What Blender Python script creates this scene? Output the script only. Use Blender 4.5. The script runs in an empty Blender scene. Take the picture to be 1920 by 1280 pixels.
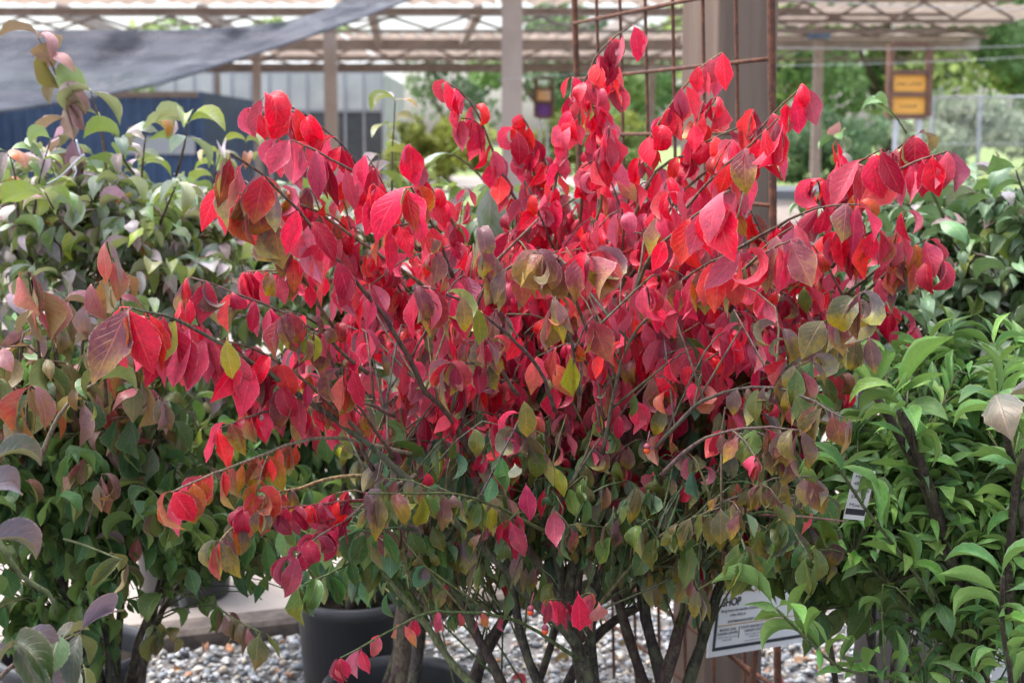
import bpy, math, random
import numpy as np
from mathutils import Vector, Matrix

random.seed(11)
RNG = np.random.default_rng(11)
SC = bpy.context.scene
COL = SC.collection
R = math.radians
PI = math.pi

# ------------------------------------------------------------------ camera, light, exposure
CAM_Z, PITCH, F = 1.25, R(8.0), 2667.0
cam_data = bpy.data.cameras.new('camera')
cam_data.sensor_width = 36.0
cam_data.lens = 50.0
cam_data.clip_start = 0.02
cam_data.clip_end = 600.0
cam_data.dof.use_dof = True
cam_data.dof.focus_distance = 1.66
cam_data.dof.aperture_fstop = 8.0
cam = bpy.data.objects.new('camera', cam_data)
COL.objects.link(cam)
cam.location = (0, 0, CAM_Z)
cam.rotation_euler = (R(90) - PITCH, 0, 0)
SC.camera = cam

SUN_EL, SUN_AZ = R(66), R(285)          # azimuth measured clockwise from +Y: soft light from the upper left, beyond the bush
world = bpy.data.worlds.new('World')
SC.world = world
world.use_nodes = True
wn, wl = world.node_tree.nodes, world.node_tree.links
wn.clear()
w_out = wn.new('ShaderNodeOutputWorld')
w_bg = wn.new('ShaderNodeBackground')
w_sky = wn.new('ShaderNodeTexSky')
w_sky.sky_type = 'NISHITA'
w_sky.sun_disc = False
w_sky.sun_elevation = SUN_EL
w_sky.sun_rotation = SUN_AZ
w_sky.air_density = 1.0
w_sky.dust_density = 4.0
w_sky.ozone_density = 1.0
w_hs = wn.new('ShaderNodeHueSaturation')    # an overcast sky: nearly colourless
w_hs.inputs['Saturation'].default_value = 0.55
wl.new(w_sky.outputs[0], w_hs.inputs['Color'])
wl.new(w_hs.outputs[0], w_bg.inputs['Color'])
w_bg.inputs['Strength'].default_value = 0.15
wl.new(w_bg.outputs[0], w_out.inputs[0])

sun_data = bpy.data.lights.new('sun', 'SUN')
sun_data.energy = 1.0
sun_data.angle = R(45)
sun_data.color = (1.0, 0.98, 0.96)
sun = bpy.data.objects.new('sun', sun_data)
COL.objects.link(sun)
sdir = Vector((math.sin(SUN_AZ) * math.cos(SUN_EL), math.cos(SUN_AZ) * math.cos(SUN_EL), math.sin(SUN_EL)))
sun.rotation_euler = sdir.to_track_quat('Z', 'Y').to_euler()
sun.location = (0, -3, 8)

SC.view_settings.view_transform = 'Standard'
SC.view_settings.look = 'None'
SC.view_settings.exposure = 1.82
SC.view_settings.gamma = 1.0
SC.view_settings.use_curve_mapping = False
SC.render.engine = 'CYCLES'
SC.cycles.max_bounces = 8
SC.cycles.diffuse_bounces = 2
SC.cycles.transmission_bounces = 6
SC.cycles.transparent_max_bounces = 8
SC.cycles.use_denoising = True
SC.cycles.sample_clamp_indirect = 8.0

# ------------------------------------------------------------------ helpers
CP, SP = math.cos(PITCH), math.sin(PITCH)


def at(x, y, d):
    """world point seen at photo pixel (x, y) (1920 wide) at depth d metres along the view axis"""
    a, b = (x - 960.0) / F, -(y - 640.0) / F
    return Vector((a * d, d * (CP + b * SP), CAM_Z + d * (-SP + b * CP)))


def project(P):
    """world points (n,3) -> photo pixels and depth"""
    P = np.asarray(P, float)
    dx, dy, dz = P[:, 0], P[:, 1], P[:, 2] - CAM_Z
    d = dy * CP - dz * SP
    b = (dy * SP + dz * CP) / np.maximum(d, 1e-3)
    a = dx / np.maximum(d, 1e-3)
    return 960 + a * F, 640 - b * F, d


def link(o, parent=None):
    COL.objects.link(o)
    if parent is not None:
        o.parent = parent
    return o


def thing(name, label, cat, loc=(0, 0, 0), rz=0.0, group=None):
    o = bpy.data.objects.new(name, None)
    o.empty_display_size = 0.1
    o.location = loc
    o.rotation_euler = (0, 0, rz)
    tag(o, label, cat, group)
    return link(o)


def tag(o, label=None, cat=None, group=None, kind=None):
    if label: o['label'] = label
    if cat: o['category'] = cat
    if group: o['group'] = group
    if kind: o['kind'] = kind
    return o


def mesh_obj(name, verts, faces, mat, parent=None, smooth=False, local_to=None):
    me = bpy.data.meshes.new(name)
    if local_to is not None:
        off = Vector(local_to)
        verts = [tuple(Vector(v) - off) for v in verts]
    me.from_pydata([tuple(v) for v in verts], [], [tuple(f) for f in faces])
    if smooth:
        me.polygons.foreach_set('use_smooth', [True] * len(me.polygons))
    if mat: me.materials.append(mat)
    me.update()
    return link(bpy.data.objects.new(name, me), parent)


class MB:
    """collects shapes into one mesh"""
    def __init__(self):
        self.v, self.f = [], []

    def add(self, vs, fs):
        n = len(self.v)
        self.v += [tuple(v) for v in vs]
        self.f += [tuple(i + n for i in f) for f in fs]
        return self

    def box(self, x0, x1, y0, y1, z0, z1, M=None):
        vs = [(x, y, z) for z in (z0, z1) for y in (y0, y1) for x in (x0, x1)]
        if M is not None: vs = [tuple(M @ Vector(v)) for v in vs]
        return self.add(vs, [(0, 2, 3, 1), (4, 5, 7, 6), (0, 1, 5, 4), (2, 6, 7, 3), (0, 4, 6, 2), (1, 3, 7, 5)])

    def bar(self, a, b, w, h=None):
        """square bar from a to b"""
        a, b = Vector(a), Vector(b)
        h = h or w
        t = (b - a).normalized()
        s = t.cross(Vector((0, 0, 1)))
        if s.length < 1e-3: s = Vector((1, 0, 0))
        s.normalize()
        u = s.cross(t)
        vs = []
        for p in (a, b):
            for i, j in ((-1, -1), (1, -1), (1, 1), (-1, 1)):
                vs.append(p + s * (i * w / 2) + u * (j * h / 2))
        return self.add(vs, [(0, 1, 2, 3), (7, 6, 5, 4), (0, 4, 5, 1), (1, 5, 6, 2), (2, 6, 7, 3), (3, 7, 4, 0)])

    def tube(self, pts, radii, n=6):
        v, f = tube_geo(pts, radii, n)
        return self.add(v, f)

    def lathe(self, prof, n=32, c=(0, 0, 0)):
        vs, fs = [], []
        for r, z in prof:
            for k in range(n):
                a = 2 * PI * k / n
                vs.append((c[0] + r * math.cos(a), c[1] + r * math.sin(a), c[2] + z))
        for i in range(len(prof) - 1):
            for k in range(n):
                k2 = (k + 1) % n
                fs.append((i * n + k, i * n + k2, (i + 1) * n + k2, (i + 1) * n + k))
        return self.add(vs, fs)

    def build(self, name, mat, parent=None, smooth=False):
        return mesh_obj(name, self.v, self.f, mat, parent, smooth)


def tube_geo(pts, radii, n=6):
    pts = [Vector(p) for p in pts]
    vs, fs = [], []
    s = None
    m = len(pts)
    for i, p in enumerate(pts):
        t = (pts[min(i + 1, m - 1)] - pts[max(i - 1, 0)])
        t = t.normalized() if t.length > 1e-9 else Vector((0, 0, 1))
        if s is None:
            s = t.cross(Vector((0, 0, 1)))
            if s.length < 1e-3: s = t.cross(Vector((1, 0, 0)))
        s = (s - t * s.dot(t)).normalized()
        u = t.cross(s)
        for k in range(n):
            a = 2 * PI * k / n
            vs.append(p + (s * math.cos(a) + u * math.sin(a)) * radii[i])
    for i in range(m - 1):
        for k in range(n):
            k2 = (k + 1) % n
            fs.append((i * n + k, i * n + k2, (i + 1) * n + k2, (i + 1) * n + k))
    fs.append(tuple(range(n - 1, -1, -1)))
    fs.append(tuple(range((m - 1) * n, m * n)))
    return vs, fs


def smooth_path(pts, step):
    """Catmull-Rom through pts, resampled about every step metres"""
    P = [Vector(p) for p in pts]
    if len(P) == 2:
        P = [P[0], (P[0] + P[1]) / 2, P[1]]
    Q = [P[0] * 2 - P[1]] + P + [P[-1] * 2 - P[-2]]
    out = [P[0]]
    for i in range(1, len(Q) - 2):
        a, b, c, d = Q[i - 1], Q[i], Q[i + 1], Q[i + 2]
        n = max(2, int((c - b).length / step))
        for k in range(1, n + 1):
            t = k / n
            out.append(0.5 * ((2 * b) + (c - a) * t + (2 * a - 5 * b + 4 * c - d) * t * t + (3 * b - a - 3 * c + d) * t ** 3))
    return out


# ------------------------------------------------------------------ materials
def new_mat(name):
    m = bpy.data.materials.new(name)
    m.use_nodes = True
    nt = m.node_tree
    nt.nodes.clear()
    out = nt.nodes.new('ShaderNodeOutputMaterial')
    return m, nt, out


class NT:
    """tiny node-tree writer"""
    def __init__(self, nt):
        self.nt = nt

    def n(self, kind, **kw):
        nd = self.nt.nodes.new(kind)
        for k, v in kw.items():
            setattr(nd, k, v)
        return nd

    def l(self, a, b):
        self.nt.links.new(a, b)

    def val(self, sock, v):
        if isinstance(v, bpy.types.NodeSocket): self.l(v, sock)
        else: sock.default_value = v

    def math(self, op, a, b=0.0, c=None, clamp=False):
        nd = self.n('ShaderNodeMath', operation=op, use_clamp=clamp)
        self.val(nd.inputs[0], a); self.val(nd.inputs[1], b)
        if c is not None: self.val(nd.inputs[2], c)
        return nd.outputs[0]

    def ramp(self, v, a, b, lo=0.0, hi=1.0):
        nd = self.n('ShaderNodeMapRange', interpolation_type='SMOOTHSTEP')
        self.val(nd.inputs[0], v)
        nd.inputs[1].default_value, nd.inputs[2].default_value = a, b
        nd.inputs[3].default_value, nd.inputs[4].default_value = lo, hi
        return nd.outputs[0]

    def mix(self, f, a, b, blend='MIX'):
        nd = self.n('ShaderNodeMix', data_type='RGBA', blend_type=blend)
        self.val(nd.inputs[0], f)
        for s, v in ((nd.inputs[6], a), (nd.inputs[7], b)):
            if isinstance(v, bpy.types.NodeSocket): self.l(v, s)
            else: s.default_value = (*v[:3], 1.0)
        return nd.outputs[2]

    def noise(self, vec, scale, detail=2.0, rough=0.5):
        nd = self.n('ShaderNodeTexNoise')
        if vec is not None: self.l(vec, nd.inputs['Vector'])
        nd.inputs['Scale'].default_value = scale
        nd.inputs['Detail'].default_value = detail
        nd.inputs['Roughness'].default_value = rough
        return nd.outputs[0]


def leaf_mat(name, mode, back, back_mix, tip, vein, rough=0.45, spec=0.5, transl=0.3, sheen_tint=None, sheen_mix=0.0):
    m, nt, out = new_mat(name)
    N = NT(nt)
    if mode == 'object':
        oi = N.n('ShaderNodeObjectInfo')
        base, alpha = oi.outputs['Color'], oi.outputs['Alpha']
    else:
        oi = N.n('ShaderNodeAttribute', attribute_name='leaf_colour')
        base, alpha = oi.outputs['Color'], oi.outputs['Alpha']
    geo = N.n('ShaderNodeNewGeometry')
    uv = N.n('ShaderNodeUVMap', uv_map='leaf_uv')
    sep = N.n('ShaderNodeSeparateXYZ')
    N.l(uv.outputs[0], sep.inputs[0])
    u, v = sep.outputs[0], sep.outputs[1]
    a = N.math('MULTIPLY', N.math('ABSOLUTE', N.math('SUBTRACT', u, 0.5)), 2.0)
    pos = geo.outputs['Position']
    n1 = N.noise(pos, 26.0, 2.0)
    n2 = N.noise(pos, 170.0, 3.0, 0.6)
    n3 = N.noise(pos, 420.0, 2.0, 0.6)
    # ripening towards the tip
    tf = N.math('ADD', v, N.math('MULTIPLY', N.math('SUBTRACT', n1, 0.5), 1.5))
    tf = N.math('ADD', tf, N.math('MULTIPLY', N.math('SUBTRACT', n2, 0.5), 0.7))
    tf = N.math('MULTIPLY', N.ramp(tf, 0.3, 1.0), alpha)
    c = N.mix(tf, base, tip)
    # blotches and specks
    c = N.mix(N.ramp(n2, 0.3, 0.72), c, N.mix(1.0, c, (1.35, 1.2, 1.1), 'MULTIPLY'))
    n4 = N.noise(pos, 75.0, 4.0, 0.7)
    c = N.mix(N.math('MULTIPLY', N.ramp(n4, 0.6, 0.72), 0.5), c, N.mix(1.0, c, (0.5, 0.42, 0.4), 'MULTIPLY'))
    dark = N.math('MULTIPLY', N.ramp(n3, 0.62, 0.72), 0.65)
    c = N.mix(dark, c, N.mix(1.0, c, (0.4, 0.3, 0.3), 'MULTIPLY'))
    # lateral veins bend forward from the midrib
    s = N.math('FRACT', N.math('SUBTRACT', N.math('MULTIPLY', v, 8.0), N.math('MULTIPLY', a, 2.4)))
    dl = N.math('ABSOLUTE', N.math('SUBTRACT', s, 0.5))
    lat = N.math('MULTIPLY', N.ramp(dl, 0.0, 0.10, 1.0, 0.0), N.ramp(a, 0.55, 0.95, 1.0, 0.0))
    mid = N.ramp(a, 0.02, 0.085, 1.0, 0.0)
    if sheen_tint is not None:      # sky sheen of the upper side, painted into the leaf colour
        c = N.mix(N.math('MULTIPLY', N.ramp(N.math('SUBTRACT', n1, N.math('MULTIPLY', v, 0.25)), 0.1, 0.6), sheen_mix), c, sheen_tint)
    vc = N.mix(0.35, N.mix(1.0, N.mix(1.0, c, (1.5, 1.5, 1.5), 'MULTIPLY'), (0.02, 0.03, 0.015), 'ADD'), vein)
    c = N.mix(N.math('MULTIPLY', lat, 0.45), c, vc)
    c = N.mix(N.math('MULTIPLY', mid, 0.65), c, vc)
    edge = N.math('MULTIPLY', N.math('MULTIPLY', N.ramp(a, 0.9, 0.98), N.ramp(n3, 0.4, 0.62)), 0.45)
    c = N.mix(edge, c, (0.55, 0.42, 0.36))
    # the lower side
    if back is None:        # paler version of the leaf's own colour
        bk = N.mix(1.0, N.mix(1.0, c, (0.95, 1.1, 1.1), 'MULTIPLY'), (0.03, 0.05, 0.06), 'ADD')
    else:
        bk = N.mix(back_mix, c, back)
    c2 = N.mix(geo.outputs['Backfacing'], c, bk)
    hgt = N.math('ADD', N.math('MULTIPLY', N.math('MAXIMUM', lat, mid), -0.6), N.math('ADD', N.math('MULTIPLY', n2, 0.6), N.math('MULTIPLY', n1, 1.2)))
    bump = N.n('ShaderNodeBump')
    bump.inputs['Strength'].default_value = 0.5
    bump.inputs['Distance'].default_value = 0.0016
    N.l(hgt, bump.inputs['Height'])
    p = N.n('ShaderNodeBsdfPrincipled')
    N.l(c2, p.inputs['Base Color'])
    N.l(bump.outputs[0], p.inputs['Normal'])
    N.l(N.math('ADD', N.math('MULTIPLY', n2, 0.3), rough - 0.19), p.inputs['Roughness'])
    p.inputs['Specular IOR Level'].default_value = spec
    t = N.n('ShaderNodeBsdfTranslucent')
    N.l(c2, t.inputs['Color'])
    mx = N.n('ShaderNodeMixShader')
    mx.inputs[0].default_value = transl
    N.l(p.outputs[0], mx.inputs[1]); N.l(t.outputs[0], mx.inputs[2])
    N.l(mx.outputs[0], out.inputs[0])
    return m


def plain_mat(name, col, col2=None, scale=20.0, rough=0.6, spec=0.4, metal=0.0, bump=0.0, bscale=None, stretch=None, detail=4.0, lo=0.35, hi=0.65, transl=0.0):
    m, nt, out = new_mat(name)
    N = NT(nt)
    tc = N.n('ShaderNodeTexCoord')
    vec = tc.outputs['Object']
    if stretch:
        mp = N.n('ShaderNodeMapping')
        N.l(vec, mp.inputs[0])
        mp.inputs['Scale'].default_value = stretch
        vec = mp.outputs[0]
    nz = N.noise(vec, scale, detail, 0.6)
    c = N.mix(N.ramp(nz, lo, hi), col, col2 or tuple(x * 0.8 for x in col))
    p = N.n('ShaderNodeBsdfPrincipled')
    N.l(c, p.inputs['Base Color'])
    p.inputs['Roughness'].default_value = rough
    p.inputs['Specular IOR Level'].default_value = spec
    p.inputs['Metallic'].default_value = metal
    if bump:
        b = N.n('ShaderNodeBump')
        b.inputs['Strength'].default_value = bump
        b.inputs['Distance'].default_value = 0.004
        N.l(N.noise(vec, bscale or scale * 3, 4.0, 0.6), b.inputs['Height'])
        N.l(b.outputs[0], p.inputs['Normal'])
    if transl:
        t = N.n('ShaderNodeBsdfTranslucent')
        N.l(c, t.inputs['Color'])
        mx = N.n('ShaderNodeMixShader')
        mx.inputs[0].default_value = transl
        N.l(p.outputs[0], mx.inputs[1]); N.l(t.outputs[0], mx.inputs[2])
        N.l(mx.outputs[0], out.inputs[0])
    else:
        N.l(p.outputs[0], out.inputs[0])
    return m


def attr_mat(name, attr, rough=0.6, spec=0.4, transl=0.0, noise=(60.0, 0.75, 1.25)):
    m, nt, out = new_mat(name)
    N = NT(nt)
    at_ = N.n('ShaderNodeAttribute', attribute_name=attr)
    geo = N.n('ShaderNodeNewGeometry')
    k = N.ramp(N.noise(geo.outputs['Position'], noise[0], 3.0), 0.3, 0.7, noise[1], noise[2])
    cb = N.n('ShaderNodeCombineXYZ')
    for i in range(3): N.l(k, cb.inputs[i])
    c = N.mix(1.0, at_.outputs['Color'], cb.outputs[0], 'MULTIPLY')
    p = N.n('ShaderNodeBsdfPrincipled')
    N.l(c, p.inputs['Base Color'])
    p.inputs['Roughness'].default_value = rough
    p.inputs['Specular IOR Level'].default_value = spec
    sh = p.outputs[0]
    if transl:
        t = N.n('ShaderNodeBsdfTranslucent')
        N.l(c, t.inputs['Color'])
        mx = N.n('ShaderNodeMixShader')
        mx.inputs[0].default_value = transl
        N.l(sh, mx.inputs[1]); N.l(t.outputs[0], mx.inputs[2])
        sh = mx.outputs[0]
    N.l(sh, out.inputs[0])
    return m


def bark_mat(name):
    """bark whose colour is the object colour; ridges along the stem"""
    m, nt, out = new_mat(name)
    N = NT(nt)
    oi = N.n('ShaderNodeObjectInfo')
    geo = N.n('ShaderNodeNewGeometry')
    mp = N.n('ShaderNodeMapping')
    N.l(geo.outputs['Position'], mp.inputs[0])
    mp.inputs['Scale'].default_value = (1, 1, 0.35)
    nz = N.noise(mp.outputs[0], 220.0, 4.0, 0.65)
    n2 = N.noise(geo.outputs['Position'], 60.0, 2.0)
    c = N.mix(N.ramp(nz, 0.35, 0.65), N.mix(1.0, oi.outputs['Color'], (0.55, 0.5, 0.5), 'MULTIPLY'), N.mix(1.0, oi.outputs['Color'], (1.4, 1.35, 1.25), 'MULTIPLY'))
    c = N.mix(N.math('MULTIPLY', N.ramp(n2, 0.45, 0.7), 0.45), c, (0.12, 0.13, 0.07))
    c = N.mix(N.math('MULTIPLY', N.ramp(N.noise(geo.outputs['Position'], 330.0, 1.0), 0.68, 0.76), 0.35), c, (0.36, 0.32, 0.26))
    b = N.n('ShaderNodeBump')
    b.inputs['Strength'].default_value = 0.7
    b.inputs['Distance'].default_value = 0.002
    N.l(nz, b.inputs['Height'])
    p = N.n('ShaderNodeBsdfPrincipled')
    N.l(c, p.inputs['Base Color'])
    N.l(b.outputs[0], p.inputs['Normal'])
    p.inputs['Roughness'].default_value = 0.75
    p.inputs['Specular IOR Level'].default_value = 0.3
    N.l(p.outputs[0], out.inputs[0])
    return m


M = {}
M['bark'] = bark_mat('bark')
LEAF_KW = {
    'red': dict(back=None, back_mix=1.0, tip=(0.27, 0.21, 0.01), vein=(0.5, 0.12, 0.11), rough=0.4, spec=0.4, transl=0.28),
    'lilac': dict(back=(0.22, 0.32, 0.04), back_mix=0.7, tip=(0.15, 0.22, 0.05), vein=(0.5, 0.33, 0.3), rough=0.42, spec=0.6, transl=0.3, sheen_tint=(0.42, 0.39, 0.43), sheen_mix=0.5),
    'bronze': dict(back=(0.20, 0.19, 0.045), back_mix=0.55, tip=(0.22, 0.11, 0.015), vein=(0.36, 0.18, 0.15), rough=0.42, spec=0.45, transl=0.25, sheen_tint=(0.26, 0.19, 0.21), sheen_mix=0.2),
    'green': dict(back=(0.17, 0.27, 0.06), back_mix=0.6, tip=(0.14, 0.18, 0.02), vein=(0.22, 0.34, 0.13), rough=0.5, spec=0.42, transl=0.3, sheen_tint=(0.2, 0.31, 0.17), sheen_mix=0.15),
    'blue_green': dict(back=(0.13, 0.22, 0.05), back_mix=0.6, tip=(0.1, 0.15, 0.03), vein=(0.2, 0.3, 0.15), rough=0.36, spec=0.6, transl=0.25, sheen_tint=(0.3, 0.38, 0.31), sheen_mix=0.4),
}
for k, kw in LEAF_KW.items():
    M['leaf_' + k] = leaf_mat('leaf_' + k, 'object', **kw)
    M['foliage_' + k] = leaf_mat('foliage_' + k, 'attr', **kw)

# ------------------------------------------------------------------ leaves
ACROSS = np.array([-1.0, -0.5, 0.0, 0.5, 1.0])


def leaf_geo(W, e0, e1, p=1.0, fold=0.15, roll=0.0, twist=0.0, wav=0.0, ns=8, sharp=1.0, hook=0.0):
    """unit-length leaf: starts at the origin along +Y, bends in the YZ plane from elevation e0 to e1 (degrees)"""
    vv = np.concatenate([[0.0, 0.09], np.linspace(0.16, 1.0, ns - 1)])
    n = len(vv)
    if p > 0:
        ang = np.radians(e0 + (e1 - e0) * vv ** p)
    else:                    # a short bent stalk, then a blade hanging almost straight
        ang = np.radians(e0 + (e1 - e0) * (1 - np.exp(-vv / -p)) + hook * vv ** 2)
    dv = np.diff(vv)
    ym = np.concatenate([[0], np.cumsum(np.cos((ang[1:] + ang[:-1]) / 2) * dv)])
    zm = np.concatenate([[0], np.cumsum(np.sin((ang[1:] + ang[:-1]) / 2) * dv)])
    b = np.clip((vv - 0.09) / 0.91, 0, 1)
    prof = np.sin(PI * b ** 0.92) ** 0.98
    prof = prof * (1 - 0.32 * np.clip((b - 0.7) / 0.3, 0, 1) * sharp)
    w = W * prof
    w[0] = w[1] = 0.012
    w[-1] = 0.004
    jag = np.random.default_rng(int(abs(W * 1e6 + e0 * 1e3 + e1 * 77)) % 100000).uniform(0.9, 1.07, (n, 2))
    P = np.zeros((n, 5, 3))
    uv = np.zeros((n, 5, 2))
    for j, u in enumerate(ACROSS):
        lift = fold * abs(u) * w + roll * (u * u) * w + wav * w * np.sin(vv * 11 + (1.5 if u > 0 else 0)) * abs(u)
        tw = twist * vv
        x = u * w * jag[:, 0 if u < 0 else 1] * math.sqrt(max(0.2, 1 - min(0.7, abs(fold) * 0.5) ** 2))
        xs, ls = x * np.cos(tw) - lift * np.sin(tw), x * np.sin(tw) + lift * np.cos(tw)
        P[:, j, 0] = xs
        P[:, j, 1] = ym - np.sin(ang) * ls
        P[:, j, 2] = zm + np.cos(ang) * ls
        uv[:, j, 0] = (u + 1) / 2
        uv[:, j, 1] = vv
    V = P.reshape(-1, 3)
    UV = uv.reshape(-1, 2)
    Fs = []
    for i in range(n - 1):
        for j in range(4):
            a = i * 5 + j
            Fs.append((a, a + 1, a + 6, a + 5))
    return V, UV, np.array(Fs)


def make_variants(W, bends, k, ns=9, calm=False):
    out = []
    rr = random.Random(5)
    for e0, e1, p in bends:
        for _ in range(k):
            if calm:
                out.append(leaf_geo(W * rr.uniform(0.85, 1.15), e0 + rr.uniform(-12, 12), e1 + rr.uniform(-10, 10), p, rr.uniform(-0.1, 0.55), rr.uniform(-0.3, 0.15),
                                    rr.uniform(-0.4, 0.4), rr.uniform(0, 0.2), ns, rr.uniform(0.4, 1.3), rr.uniform(-45, 20)))
                continue
            out.append(leaf_geo(W * rr.uniform(0.85, 1.15), e0 + rr.uniform(-12, 12), e1 + rr.uniform(-18, 18), p,
                                rr.uniform(-0.15, 0.7) if rr.random() < 0.75 else rr.uniform(0.7, 1.5), rr.uniform(-0.35, 0.25), rr.uniform(-0.9, 0.9), rr.uniform(0, 0.22), ns, rr.uniform(0.4, 1.3), rr.uniform(-70, 25)))
    return out


FAM = {
    'droop': make_variants(0.272, [(25, -92, -0.07), (-10, -98, -0.08), (40, -90, -0.09), (20, -130, -0.2), (-30, -84, -0.1), (45, -104, -0.12), (10, -86, -0.06), (30, -190, 0.9), (30, -75, -0.1)], 3),
    'hang': make_variants(0.275, [(25, -92, -0.07), (-10, -96, -0.08), (40, -90, -0.09), (-30, -86, -0.1), (10, -80, -0.06)], 5, 9, True),
    'curl': make_variants(0.25, [(35, -190, 0.8), (20, -240, 0.9), (40, -160, 0.7), (10, -130, 0.6)], 4),
    'arch': make_variants(0.235, [(50, -55, 0.9), (35, -85, 0.8), (25, -45, 0.9), (60, -85, 0.75), (5, -75, 0.6), (40, -125, 0.9)], 3),
    'lance': make_variants(0.145, [(60, -40, 0.9), (45, -75, 0.9), (75, 15, 1.0), (40, -30, 1.0), (65, -70, 0.8), (80, 35, 0.9), (30, 0, 1.0)], 3),
    'broad': make_variants(0.24, [(45, -55, 0.9), (30, -80, 0.8), (20, -50, 0.9), (10, -85, 0.5)], 3, 15),
    'oval': make_variants(0.27, [(25, -85, -0.15), (5, -75, -0.12), (40, -60, 0.8), (-10, -92, -0.1), (20, -110, 0.7)], 3),
}
FAM_MESH = {}
PALS = {  # linear RGB, ripening of the tip
    'R': [((0.64, 0.005, 0.036), 0.0, 5), ((0.62, 0.016, 0.075), 0.0, 4), ((0.66, 0.013, 0.022), 0.1, 2.5), ((0.33, 0.004, 0.032), 0.0, 2), ((0.50, 0.06, 0.115), 0.0, 2.5)],
    'D': [((0.32, 0.006, 0.04), 0.0, 3), ((0.26, 0.012, 0.05), 0.1, 2), ((0.44, 0.012, 0.055), 0.0, 3)],
    'O': [((0.42, 0.04, 0.015), 0.7, 3), ((0.36, 0.085, 0.015), 0.8, 2), ((0.48, 0.012, 0.02), 0.35, 3), ((0.24, 0.045, 0.02), 0.8, 2)],
    'P': [((0.18, 0.035, 0.055), 0.75, 4), ((0.27, 0.02, 0.035), 0.4, 3), ((0.16, 0.06, 0.045), 0.9, 3), ((0.40, 0.012, 0.03), 0.3, 2), ((0.13, 0.035, 0.045), 0.5, 2)],
    'K': [((0.42, 0.05, 0.10), 0.2, 3), ((0.45, 0.07, 0.06), 0.5, 2), ((0.42, 0.014, 0.045), 0.0, 2)],
    'G': [((0.09, 0.135, 0.032), 0.4, 4), ((0.12, 0.105, 0.045), 0.7, 2.5), ((0.065, 0.12, 0.026), 0.3, 4), ((0.15, 0.065, 0.05), 0.7, 1)],
    'U': [((0.15, 0.085, 0.085), 1.0, 4), ((0.11, 0.105, 0.05), 0.9, 3), ((0.18, 0.055, 0.06), 0.9, 2)],
    'Y': [((0.27, 0.29, 0.02), 0.4, 2), ((0.19, 0.23, 0.02), 0.4, 2)],
    'E': [((0.044, 0.125, 0.034), 0.1, 4), ((0.062, 0.155, 0.036), 0.12, 3), ((0.034, 0.10, 0.034), 0.1, 3), ((0.10, 0.18, 0.032), 0.25, 2)],
    'L': [((0.50, 0.44, 0.49), 0.6, 4), ((0.24, 0.38, 0.25), 0.4, 5), ((0.48, 0.34, 0.41), 0.4, 4), ((0.12, 0.25, 0.06), 0.4, 4), ((0.28, 0.37, 0.04), 0.5, 4)],  # the lilac whites hold the sky sheen of the leaf tops as colour
    'LO': [((0.30, 0.2, 0.23), 0.8, 4), ((0.5, 0.13, 0.02), 0.3, 3), ((0.3, 0.29, 0.04), 0.6, 2)],
    'B': [((0.25, 0.05, 0.07), 0.7, 4), ((0.27, 0.12, 0.13), 0.6, 4), ((0.25, 0.16, 0.18), 0.5, 3), ((0.30, 0.035, 0.025), 0.8, 2), ((0.13, 0.13, 0.04), 0.6, 2)],
    'S': [((0.12, 0.11, 0.14), 0.2, 3), ((0.045, 0.075, 0.045), 0.2, 3), ((0.035, 0.085, 0.022), 0.1, 2)],
    'F': [((0.095, 0.235, 0.055), 0.1, 4), ((0.135, 0.30, 0.07), 0.1, 4), ((0.075, 0.195, 0.065), 0.1, 3), ((0.19, 0.37, 0.075), 0.2, 2)],
    'W': [((0.15, 0.28, 0.13), 0.1, 4), ((0.095, 0.21, 0.07), 0.1, 4), ((0.22, 0.33, 0.20), 0.2, 4), ((0.065, 0.15, 0.045), 0.1, 2), ((0.2, 0.32, 0.07), 0.1, 1.5)],
    'PK': [((0.36, 0.2, 0.25), 0.4, 3), ((0.3, 0.15, 0.2), 0.6, 3), ((0.42, 0.26, 0.3), 0.4, 2)],
    'LY': [((0.40, 0.22, 0.02), 0.5, 3), ((0.3, 0.22, 0.22), 0.5, 3), ((0.22, 0.23, 0.04), 0.5, 3)],
}


def pick(pal):
    L = PALS[pal]
    t = random.uniform(0, sum(x[2] for x in L))
    for c, a, w in L:
        t -= w
        if t <= 0: break
    k = random.uniform(0.8, 1.2)
    j = [random.uniform(0.88, 1.12) for _ in range(3)]
    return (min(0.85, c[0] * k * j[0]), c[1] * k * j[1], c[2] * k * j[2], min(1.0, a * random.uniform(0.5, 1.3)))


# (x0, x1, y0, y1 in photo pixels, nearer than, share of leaves left out)
GAPS = [(1325, 1500, 1095, 1290, 2.6, 1.0), (1575, 1640, 870, 985, 1.72, 1.0), (880, 1330, 1130, 1290, 3.0, 0.9), (820, 1340, 960, 1130, 2.0, 0.25),
        (560, 800, 1110, 1290, 3.2, 0.9), (260, 560, 1080, 1290, 3.2, 0.75), (1595, 1800, 1115, 1290, 2.9, 0.8)]


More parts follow.
